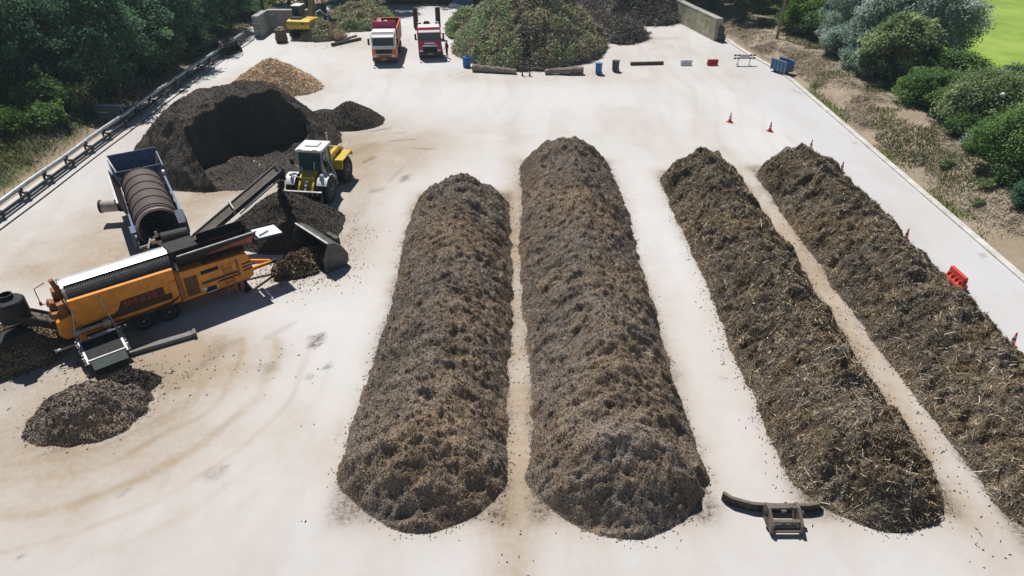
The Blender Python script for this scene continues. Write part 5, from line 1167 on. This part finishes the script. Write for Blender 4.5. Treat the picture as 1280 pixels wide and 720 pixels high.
# fence, containers at the very back
root = thing('cladding_fence', 'dark brown vertical board fence closing the back of the yard', 'fence', (-18, 103.6, 0), 0)
mb = MB()
for i in range(122): mb.box((.22 + i * .36, .012 * (i % 2), 1.4), (.35, .06, 2.8))
mb.build('boards', 'fence_brown', root)
mb = MB()
for i in range(15): mb.box((i * 3.1, .1, 1.4), (.14, .14, 2.9))
mb.build('posts', 'charcoal', root)
def container(label, x, y, wd, ln, h):
    r = thing('shipping_container', label, 'container', (x, y, 0))
    mb = MB(); mb.box((0, 0, h / 2 + .1), (wd - .1, ln - .1, h - .1))
    for i in range(int(wd / .3)): mb.box((-wd / 2 + .25 + i * .3, -ln / 2 + .03, h / 2 + .1), (.14, .05, h - .4))
    mb.build('walls', 'blue_cont', r)
    mb = MB()
    for sx in (-1, 1):
        for sy in (-1, 1): mb.box((sx * (wd / 2 - .06), sy * (ln / 2 - .06), h / 2 + .06), (.16, .16, h + .08))
    for z in (.1, h + .02):
        for sy in (-1, 1): mb.box((0, sy * (ln / 2 - .06), z), (wd - .2, .14, .16))
    mb.build('frame', 'navy', r); return r
container('dark blue container glimpsed between the huge waste heap and the brushwood pile', 9.9, 102.0, 3.2, 2.4, 2.6)
container('dark blue container at the back, half behind the left flank of the huge waste heap', -6.9, 102.3, 2.6, 2.0, 2.5)
rg = np.random.default_rng(12)
heap('white_tarpaulin', 'crumpled white tarpaulin lying in front of the dark back fence', 'tarpaulin', P(570, 8.5), 1.4, 1.0, dome(1.2, .7, .6, .6, 14, (.25, .2, .05)), .08, M['white'], (), 0, 14)

# steel pipe rail on the left edge
root = thing('pipe_rail', 'long grey steel pipe rail on brackets along the left edge of the yard', 'pipe rail', (-31.9, 30, 0))
def px_at(y): return .9 * sstep(40, 22, y) * 0 + .45 * sstep(60, 84, y)
ysr = list(np.arange(-9, 53.5, 2.0)); pl = [(float(px_at(y + 30)), y, .78 + .03 * math.sin(y * .7)) for y in ysr]
mb = MB(); mb.path(pl, .15, 12); mb.build('upper_pipe', 'pipe', root, smooth=True)
mb = MB(); mb.path([(x + .42, y, .38) for x, y, z in pl], .11, 10); mb.build('lower_pipe', 'black', root, smooth=True)
y = -8.5
while y < 53:
    x = float(px_at(y + 30)); mb = MB(); mb.bar((x - .05, y, 0), (x - .05, y, .68), .12, .12, (0, 1, 0)); mb.bar((x - .05, y, .62), (x + .5, y, .3), .12, .1); mb.box((x, y, .74), (.40, .16, .2)); mb.box((x + .42, y, .4), (.32, .18, .3)); mb.bar((x + .42, y, 0), (x + .42, y, .4), .1, .1, (0, 1, 0)); mb.build('bracket', 'charcoal', root); y += 2.68
o = MB().path([(-30.75 + .03 * math.sin(t * .5) + .5 * sstep(70, 86, np.array(t)).item(), t, .04) for t in np.arange(20, 84, 1.5)], .035, 6).build('ground_cable', 'black', None, smooth=True)
tag(o, 'thin dark cable lying on the slab along the pipe rail', 'cable')

# cabinet by the pipe
c = P(148, 151); r = thing('pump_cabinet', 'blue-grey sloping-top cabinet beside the pipe rail under the trees', 'cabinet', (c.x - .3, c.y, .1), .05)
mb = MB(); mb.prism([(-.5, 0), (.5, 0), (.5, 1.05), (-.5, 1.3)], -.9, .9, 'x'); mb.build('box', 'cabinet', r, .02)
mb = MB(); mb.add(*slab4((-1.0, -.56, 1.36), (1.0, -.56, 1.36), (1.0, .56, 1.1), (-1.0, .56, 1.1), .06, (0, 0, 1))); mb.build('lid', 'bluegrey', r, .01)
mb = MB(); mb.box((-.4, -.515, .8), (.6, .02, .05)); mb.build('handle', 'white', r)
mb = MB(); mb.path([(.95, -.3, 1.3), (1.15, -.4, .6), (1.5, -.5, .45)], .06, 8); mb.build('hose', 'bluegrey', r)

# tined grab and pale bracket near the far end of the pipe
c = P(293, 67); r = thing('tined_bucket', 'dark bucket with curved tines at the far end of the pipe rail', 'tined bucket', c, -.55)
mb = MB(); mb.strip([(-.8, 1.0), (-.95, .5), (-.7, .08), (.2, .04)], -1.0, 1.0, .06)
for s in (-1, 1): mb.prism([(-.8, 1.0), (-.95, .5), (-.7, .06), (.2, .04), (.1, .5)], s * 1.0, s * .95)
mb.build('shell', 'bladesteel', r)
for i in range(7):
    y = -.9 + i * .3; mb = MB(); mb.path([(-.75, y, 1.05), (-.35, y, 1.35), (.2, y, 1.3), (.55, y, .95)], [.05, .05, .045, .02], 6); mb.build('tine', 'bracket', r)
mb = MB(); mb.box((-.9, .7, 1.25), (.2, .5, .35)); mb.build('coupler', 'bluegrey', r)
c = P(257, 62); r = thing('plank_stack', 'weathered planks leaning on timbers in the shade of the wood', 'planks', (c.x, c.y, zt(c.x, c.y)), .9)
mb = MB()
for i in range(5): mb.box((0, -.5 + i * .26, .55 + .03 * (i % 2)), (3.2, .22, .06), Matrix.Rotation(-.12, 3, 'Y'))
mb.build('planks', 'bark_pale', r)
mb = MB(); mb.box((-1.2, 0, .2), (.2, 1.6, .4)); mb.box((1.2, 0, .35), (.2, 1.6, .7)); mb.build('timbers', 'beam', r)
# stump
c = P(352.5, 52); r = thing('tree_stump', 'short thick dark tree stump with a pale cut top', 'tree stump', c, .2)
mb = MB(); mb.lathe([(.0, 0), (.62, 0), (.72, .3), (.62, .9), (.66, 1.35), (.5, 1.42), (0, 1.42)], 16); mb.build('bark', 'bark', r)
mb = MB()
for (x, y, z, s_) in ((0, .1, 1.5, .5), (.2, -.35, 1.35, .3), (-.3, -.3, 1.3, .28), (.3, .3, 1.45, .3)): mb.box((x, y, z), (s_, s_ * .8, .2), Matrix.Rotation(x * 3, 3, 'Z'))
mb.build('split_wood', 'beige', r, .05)
# orange-peel grab
c = P(411, 36); r = thing('grab_attachment', 'dark grapple with two pale curved arms standing behind the excavator', 'grapple', c, .3)
mb = MB(); mb.lathe([(0, .9), (.5, .9), (.55, 1.3), (.3, 1.6), (0, 1.6)], 14); mb.build('hub', 'navy', r)
for i in range(5):
    a = 2 * PI * i / 5; mb = MB(); mb.path([(.3 * math.cos(a), .3 * math.sin(a), 1.1), (1.0 * math.cos(a), 1.0 * math.sin(a), 1.0), (1.15 * math.cos(a), 1.15 * math.sin(a), .5), (.6 * math.cos(a), .6 * math.sin(a), .02)], [.14, .16, .14, .04], 7); mb.build('claw', 'black', r)
for s in (-1, 1): mb = MB(); mb.path([(s * .1, 0, 1.6), (s * .45 - .3, -.2, 2.3), (s * .75 - .45, -.35, 2.1), (s * .9 - .5, -.45, 1.6)], .08, 8); mb.build('pale_arm', 'white', r)

# logs and beams
def log(name, label, p0, p1, r0, r1, mat, seed, sag=.0, sub=10, root=None):
    rg = np.random.default_rng(seed); a, b = Vector(p0), Vector(p1); d = b - a
    mb = MB(); pts, rs = [], []
    for i in range(sub + 1):
        t = i / sub; r_ = (r0 + (r1 - r0) * t) * (1 + rg.uniform(-.08, .08)); q = a + d * t; pts.append((q.x, q.y + sag * math.sin(t * PI * 1.6), r_ * .97)); rs.append(r_)
    mb.path(pts, rs, 12)
    return mb
o = log('log', '', P(591, 89), P(645, 92.5), .36, .26, 'bark_pale', 1).build('log', 'bark_pale', None); tag(o, 'long straight weathered log in front of the huge waste heap beside the blue barrel', 'log')
rr_ = thing('root_log', 'crooked grey tree trunk with forked root end beside the blue wheelie bin', 'log', P(705, 93), 0)
a, b = P(681, 92) - P(705, 93), P(729, 92.5) - P(705, 93)
mb = MB(); mb.path([(a.x, 0, .26), (a.x * .4, .12, .34), (b.x * .2, -.05, .36), (b.x * .6, .06, .42), (b.x, 0, .40)], [.24, .27, .33, .36, .34], 10); mb.build('trunk', 'bark_pale', rr_)
mb = MB(); mb.path([(b.x * .3, 0, .4), (b.x * .42, -.3, .25), (b.x * .45, -.5, .08)], [.18, .14, .08], 7); mb.path([(b.x * .05, 0, .4), (a.x * .3, .4, .55)], [.16, .1], 7); mb.path([(b.x * .7, 0, .4), (b.x * .8, -.45, .12)], [.16, .1], 7); mb.build('root', 'bark', rr_)
o = log('', '', P(415, 58), P(451, 50), .20, .16, '', 2).build('log', 'beam', None); tag(o, 'thin dark log lying askew left of the orange truck', 'log')
o = log('', '', P(425, 52), P(446, 45.5), .14, .11, '', 3).build('log', 'bark_pale', None); tag(o, 'thin pale pole lying on the edge of the yellow-green branch heap', 'log')
r = thing('log', 'thick short log end with pale orange cut face at the branch heap', 'log', P(424, 51), -1.2)
mb = MB(); mb.tube((0, 0, .55), (-1.6, 0, .6), .56, .5, 16); mb.build('bark', 'bark', r); mb = MB(); mb.tube((.003, 0, .55), (.03, 0, .55), .53, .53, 16); mb.build('cut_face', 'cutwood', r)
c0, c1 = P(788, 81.5), P(829, 80.5); mb = MB(); mb.bar((c0.x - c1.x, c0.y - c1.y, .16), (0, 0, .16), .3, .3); o = mb.build('timber_beam', 'beam', None, .02, loc=c1); tag(o, 'straight dark timber beam lying on the open slab', 'beam')

# posts with cross bar
r = thing('post_barrier', 'small dark two-post stand between the two logs', 'post stand', P(657.5, 94.5), .03)
for s in (-1, 1): mb = MB(); mb.box((s * .37, 0, .5), (.12, .12, 1.0)); mb.box((s * .37, 0, .03), (.2, .5, .06)); mb.build('post', 'beam', r)
mb = MB(); mb.box((0, 0, .62), (.62, .06, .12)); mb.build('cross_bar', 'beam', r)

# bins
r = thing('barrel', 'blue plastic barrel at the left foot of the huge waste heap', 'barrel', P(583.5, 83.5))
mb = MB(); mb.lathe([(0, 0), (.36, 0), (.39, .06), (.40, .3), (.43, .34), (.40, .38), (.40, .64), (.43, .68), (.40, .72), (.38, .98), (.34, 1.02), (.0, 1.0)], 20); mb.build('drum', 'blue', r, smooth=False)
mb = MB(); mb.box((.1, -.05, 1.08), (.45, .1, .12), Matrix.Rotation(.4, 3, 'Z')); mb.box((.42, 0, .75), (.14, .2, .4)); mb.build('handle', 'blue2', r, .02)
def bin_(label, loc, rz, mat, lidmat, open_=0.0):
    r = thing('wheelie_bin', label, 'wheelie bin', loc, rz)
    mb = MB(); mb.prism([(-.25, .08), (.22, .08), (.30, 1.0), (-.32, 1.0)], -.28, .28); mb.build('body', mat, r, .03)
    mb = MB(); mb.box((0, 0, 1.04), (.68, .64, .07), Matrix.Rotation(open_, 3, 'Y')); mb.box((-.36, 0, 1.02), (.08, .5, .06)); mb.build('lid', lidmat, r, .02)
    for s in (-1, 1): mb = MB(); mb.lathe([(0, s * .25), (.11, s * .25), (.11, s * .32), (0, s * .32)], 12, (-.22, 0, .11), 'y'); mb.build('wheel', 'rubber', r)
bin_('blue wheelie bin standing on the slab right of the crooked log', P(748, 92.5), -1.9, 'blue', 'blue2', -.12)
bin_('dark grey wheelie bin next to the blue wheelie bin', P(769, 89), -2.1, 'charcoal', 'charcoal', -.06)

# barriers
def barrier(label, loc, rz, mat, L_=1.0, h=.75):
    r = thing('plastic_barrier', label, 'barrier', loc, rz)
    mb = MB(); mb.prism([(-.26, .02), (.26, .02), (.26, .2), (.12, .34), (.09, h), (-.09, h), (-.12, .34), (-.26, .2)], -L_ / 2, L_ / 2, 'x'); mb.build('body', mat, r, .03)
    mb = MB()
    for i in range(4): mb.box((-L_ / 2 + L_ * (i + .5) / 4, 0, .30), (.07, .46, .34))
    mb.box((L_ / 2 + .04, 0, .4), (.08, .1, .3)); mb.build('rib', mat, r, .015)
barrier('white plastic barrier block on the open slab', P(857, 81.5), .05, 'white', 1.15, .55)
barrier('crimson plastic barrier standing next to the striped road sign', P(890, 81.5), .05, 'red2', 1.05, .6)
barrier('bright red plastic barrier beside the last coarse windrow', (23.45, 30.2, 0), R2(-88), 'red', 1.3, .72)
r = thing('road_barrier', 'white road closure board with black striped ends on two legs', 'road barrier', P(929, 81.5), .04)
mb = MB()
for z in (.72, 1.02): mb.box((0, 0, z), (2.2, .05, .18))
mb.build('rail', 'white', r)
mb = MB()
for z in (.72, 1.02):
    for s in (-1, 1):
        for i in range(2): mb.box((s * (1.02 - i * .42), -.028, z), (.22, .01, .182), Matrix.Rotation(0, 3, 'Y'))
mb.build('stripe', 'black', r)
mb = MB(); mb.box((0, -.04, .88), (1.05, .03, .46)); bd = mb.build('board', 'white', r)
mb = MB()
for z in (.98, .86, .76):
    for i in range(6): mb.box((-.36 + i * .145, -.058, z), (.09, .006, .045))
mb.build('faded_print', 'grey', bd)
for s in (-1, 1): mb = MB(); mb.box((s * .62, 0, .3), (.06, .06, .6)); mb.box((s * .62, 0, .03), (.08, .7, .05)); mb.build('leg', 'steel', r)

# blue ribbed rack at the kerb
c = P(982, 93); r = thing('blue_rack', 'small blue ribbed steel skip at the kerb', 'steel skip', (c.x - .25, c.y + .7, .0), R2(118))
mb = MB(); mb.box((0, 0, .3), (1.9, 1.0, .1)); mb.box((0, .5, .75), (1.9, .06, 1.0)); mb.box((0, -.5, .75), (1.9, .06, 1.0)); mb.box((-.95, 0, .75), (.06, 1.0, 1.0)); mb.box((.95, 0, .6), (.06, 1.0, .7)); mb.build('body', 'blue2', r, .01)
mb = MB()
for i in range(5): mb.box((-.9 + i * .45, .56, .75), (.09, .1, 1.1)); mb.box((-.9 + i * .45, -.56, .75), (.09, .1, 1.1))
mb.bar((-1, .56, 1.28), (1, .56, 1.28), .1, .08); mb.bar((-1, -.56, 1.28), (1, -.56, 1.28), .1, .08); mb.build('rib', 'bluegrey', r)
mb = MB(); mb.box((.5, 0, .12), (.12, .9, .24)); mb.box((-.5, 0, .12), (.12, .9, .24)); mb.build('skid', 'black', r)
# utility pole
a, b = P(968.5, 60), None
r = thing('utility_pole', 'slightly leaning grey wooden utility pole above the straw bank', 'utility pole', (a.x, a.y, zt(a.x, a.y)))
mb = MB(); mb.path([(0, 0, -.3), (.28, .1, 9.5)], [.16, .11], 10); mb.build('shaft', 'bark_pale', r, smooth=True)
mb = MB(); mb.bar((-.9, .08, 8.9), (1.4, .12, 8.9), .1, .12); mb.build('cross_arm', 'beam', r)
# white ball in the bush
r = thing('marker_ball', 'small white ball on a thin post in the large olive-green bush', 'marker ball', (35.6, 48.9, 1.1))
mb = MB(); mb.tube((0, 0, 0), (0, 0, 2.9), .03, n=6); mb.build('post', 'grey', r)
mb = MB(); mb.lathe([(max(.19 * math.sin(t), 1e-6), 3.05 - .19 * math.cos(t)) for t in np.linspace(0, PI, 10)], 16); mb.build('ball', 'white', r, smooth=True)

# traffic cones
def cone(label, loc):
    r = thing('traffic_cone', label, 'traffic cone', loc, rnd_between(0, 1.5), 'traffic cones along the last windrow')
    mb = MB(); mb.box((0, 0, .025), (.42, .42, .05)); mb.build('base', 'red2', r, .015)
    mb = MB(); mb.lathe([(.15, .05), (.025, .80), (.0, .81)], 16); cb = mb.build('cone', 'red', r)
    mb = MB()
    for z0, z1 in ((.27, .39), (.52, .64)):
        f = lambda z: .15 - (z - .05) * .1667 + .004
        mb.lathe([(f(z0) - .004, z0), (f(z0), z0), (f(z1), z1), (f(z1) - .004, z1), (f(z0) - .004, z0)], 16)
    mb.build('white_band', 'white', r)
    return r
for lb, (px, py) in (('red cone on the open slab, the one nearest the two dark wheelie bins', (912, 152.5)), ('red cone on the open slab short of the strawy windrows', (962, 164)), ('traffic cone mostly hidden behind the far tip of the last windrow', (1012.5, 187)),
                     ('traffic cone beside the far shoulder of the last windrow', (1051, 215)), ('red and white cone halfway along the last windrow', (1131, 300.5)), ('red and white cone at the right edge of the view, past the red barrier', (1263, 433))):
    cone(lb, P(px, py))

# scraper blade attachment
c = P(966, 640); r = thing('scraper_blade', 'long dark curved scraper blade attachment with tan mounting frame lying on the slab', 'scraper blade', (c.x, c.y, 0), 0)
xa, xb = P(905, 634).x - c.x, P(1026, 640).x - c.x
mb = MB(); line = [(xa, .55), (xa + .25, .30), (xa + .9, .06), (0, 0), (xb - .55, .0), (xb - .12, .08), (xb, .34)]
for (x0, y0), (x1, y1) in zip(line[:-1], line[1:]): mb.bar((x0, y0, .19), (x1, y1, .19), .09, .34)
mb.build('blade', 'bladesteel', r, .01)
mb = MB(); 
for (x0, y0), (x1, y1) in zip(line[:-1], line[1:]): mb.bar((x0, y0, .38), (x1, y1, .38), .11, .04)
mb.build('blade_rim', 'bracket', r)
for x in (-.38, .62):
    mb = MB(); mb.prism([(-.08, .1), (-.08, .62), (-.4, .72), (-.95, .45), (-1.0, .15), (-.6, .08)], x - .05, x + .05, 'x'); mb.build('mounting_plate', 'bracket', r, .01)
mb = MB()
for (y, z) in ((-.28, .58), (-.75, .45), (-.92, .2)): mb.bar((-.42, y, z), (.66, y, z), .13, .1)
mb.bar((.1, -.1, .4), (.12, -.5, .6), .16, .1); mb.bar((.35, -.1, .45), (.4, -.35, .62), .12, .1); mb.build('frame_bar', 'bracket', r, .01)
mb = MB()
for x in (-.5, .74): mb.tube((x - .05, -.45, .5), (x + .05, -.45, .5), .1, n=12)
mb.build('pivot_pin', 'bladesteel', r)

# ------------------------------------------------------------------ person by the red truck
def person(label, loc, rz):
    J = {'pelvis': (0, 0, .95), 'waist': (0, 0, 1.12), 'chest': (0, .01, 1.36), 'neck': (0, 0, 1.50), 'head': (0, .02, 1.60), 'crown': (0, .01, 1.74),
         'sl': (.19, 0, 1.42), 'el': (.27, -.02, 1.14), 'wl': (.25, .12, .93), 'hl': (.245, .15, .86), 'sr': (-.19, 0, 1.42), 'er': (-.26, -.04, 1.14), 'wr': (-.27, .04, .90), 'hr': (-.27, .06, .83),
         'hipl': (.10, 0, .90), 'kl': (.11, .04, .50), 'al': (.11, -.02, .10), 'tl': (.12, .15, .05), 'hipr': (-.10, 0, .90), 'kr': (-.12, .02, .50), 'ar': (-.13, -.04, .10), 'tr': (-.15, .13, .05)}
    Rd = {'pelvis': .155, 'waist': .14, 'chest': .165, 'neck': .06, 'head': .092, 'crown': .075, 'sl': .075, 'el': .05, 'wl': .034, 'hl': .035, 'sr': .075, 'er': .05, 'wr': .034, 'hr': .035,
          'hipl': .095, 'kl': .065, 'al': .045, 'tl': .04, 'hipr': .095, 'kr': .065, 'ar': .045, 'tr': .04}
    Ed = [('pelvis', 'waist'), ('waist', 'chest'), ('chest', 'neck'), ('neck', 'head'), ('head', 'crown'), ('chest', 'sl'), ('sl', 'el'), ('el', 'wl'), ('wl', 'hl'), ('chest', 'sr'), ('sr', 'er'), ('er', 'wr'), ('wr', 'hr'),
          ('pelvis', 'hipl'), ('hipl', 'kl'), ('kl', 'al'), ('al', 'tl'), ('pelvis', 'hipr'), ('hipr', 'kr'), ('kr', 'ar'), ('ar', 'tr')]
    for s, h in (('l', 'hl'), ('r', 'hr')):
        hx, hy, hz = J[h]
        for i, (dx, ln) in enumerate(((-.024, .065), (-.008, .08), (.008, .075), (.024, .06))):
            J[f'{s}f{i}a'] = (hx + dx * .4, hy + dx, hz - .04); J[f'{s}f{i}b'] = (hx + dx * .4, hy + dx + .012, hz - .04 - ln); Rd[f'{s}f{i}a'] = .009; Rd[f'{s}f{i}b'] = .008
            Ed += [(h, f'{s}f{i}a'), (f'{s}f{i}a', f'{s}f{i}b')]
        J[f'{s}t'] = (hx, hy + .05, hz - .03); Rd[f'{s}t'] = .009; Ed.append((h, f'{s}t'))
    names = list(J); me = bpy.data.meshes.new('person'); me.from_pydata([J[n] for n in names], [(names.index(a), names.index(b)) for a, b in Ed], [])
    tmp = bpy.data.objects.new('person_tmp', me); C.objects.link(tmp)
    sk = tmp.modifiers.new('skin', 'SKIN'); sl_ = me.skin_vertices[0].data if me.skin_vertices else None
    if sl_ is None:
        bm = bmesh.new(); bm.from_mesh(me); bm.verts.layers.skin.verify(); bm.to_mesh(me); bm.free(); sl_ = me.skin_vertices[0].data
    for n, d_ in zip(names, sl_): d_.radius = (Rd[n], Rd[n] * (.78 if n in ('chest', 'waist', 'pelvis') else 1)); d_.use_root = n == 'pelvis'
    ss = tmp.modifiers.new('sub', 'SUBSURF'); ss.levels = 2; ss.render_levels = 2
    dg = bpy.context.evaluated_depsgraph_get(); out = bpy.data.meshes.new_from_object(tmp.evaluated_get(dg)); bpy.data.objects.remove(tmp)
    out.materials.clear()
    for m_ in ('skin', 'shirt', 'trousers', 'white'): out.materials.append(M[m_])
    for p in out.polygons:
        x, y, z = p.center; p.use_smooth = True
        p.material_index = 3 if z < .085 else 2 if z < 1.0 and abs(x) < .235 else 1 if 1.0 <= z < 1.485 and not (abs(x) > .2 and z < 1.05) else 0
    o = bpy.data.objects.new('person', out); C.objects.link(o); o.location = loc; o.rotation_euler = (0, 0, rz)
    tag(o, label, 'person')
    mb = MB(); mb.lathe([(max(.108 * math.sin(t), 1e-5), 1.675 - .115 * math.cos(t)) for t in np.linspace(.95, PI, 9)], 16, (0, -.012, 0)); mb.build('hair', 'hair', o, smooth=True)
    mb = MB(); 
    for s in (-1, 1): mb.box((s * .033, .105, 1.655), (.022, .012, .014))
    mb.build('eye', 'hair', o)
    mb = MB(); mb.prism([(.095, 1.645), (.135, 1.60), (.095, 1.595)], -.014, .014, 'x'); mb.build('nose', 'skin', o)
person('person in a dark red top and dark trousers standing beside the dark red truck', P(559, 71.5), 2.2)
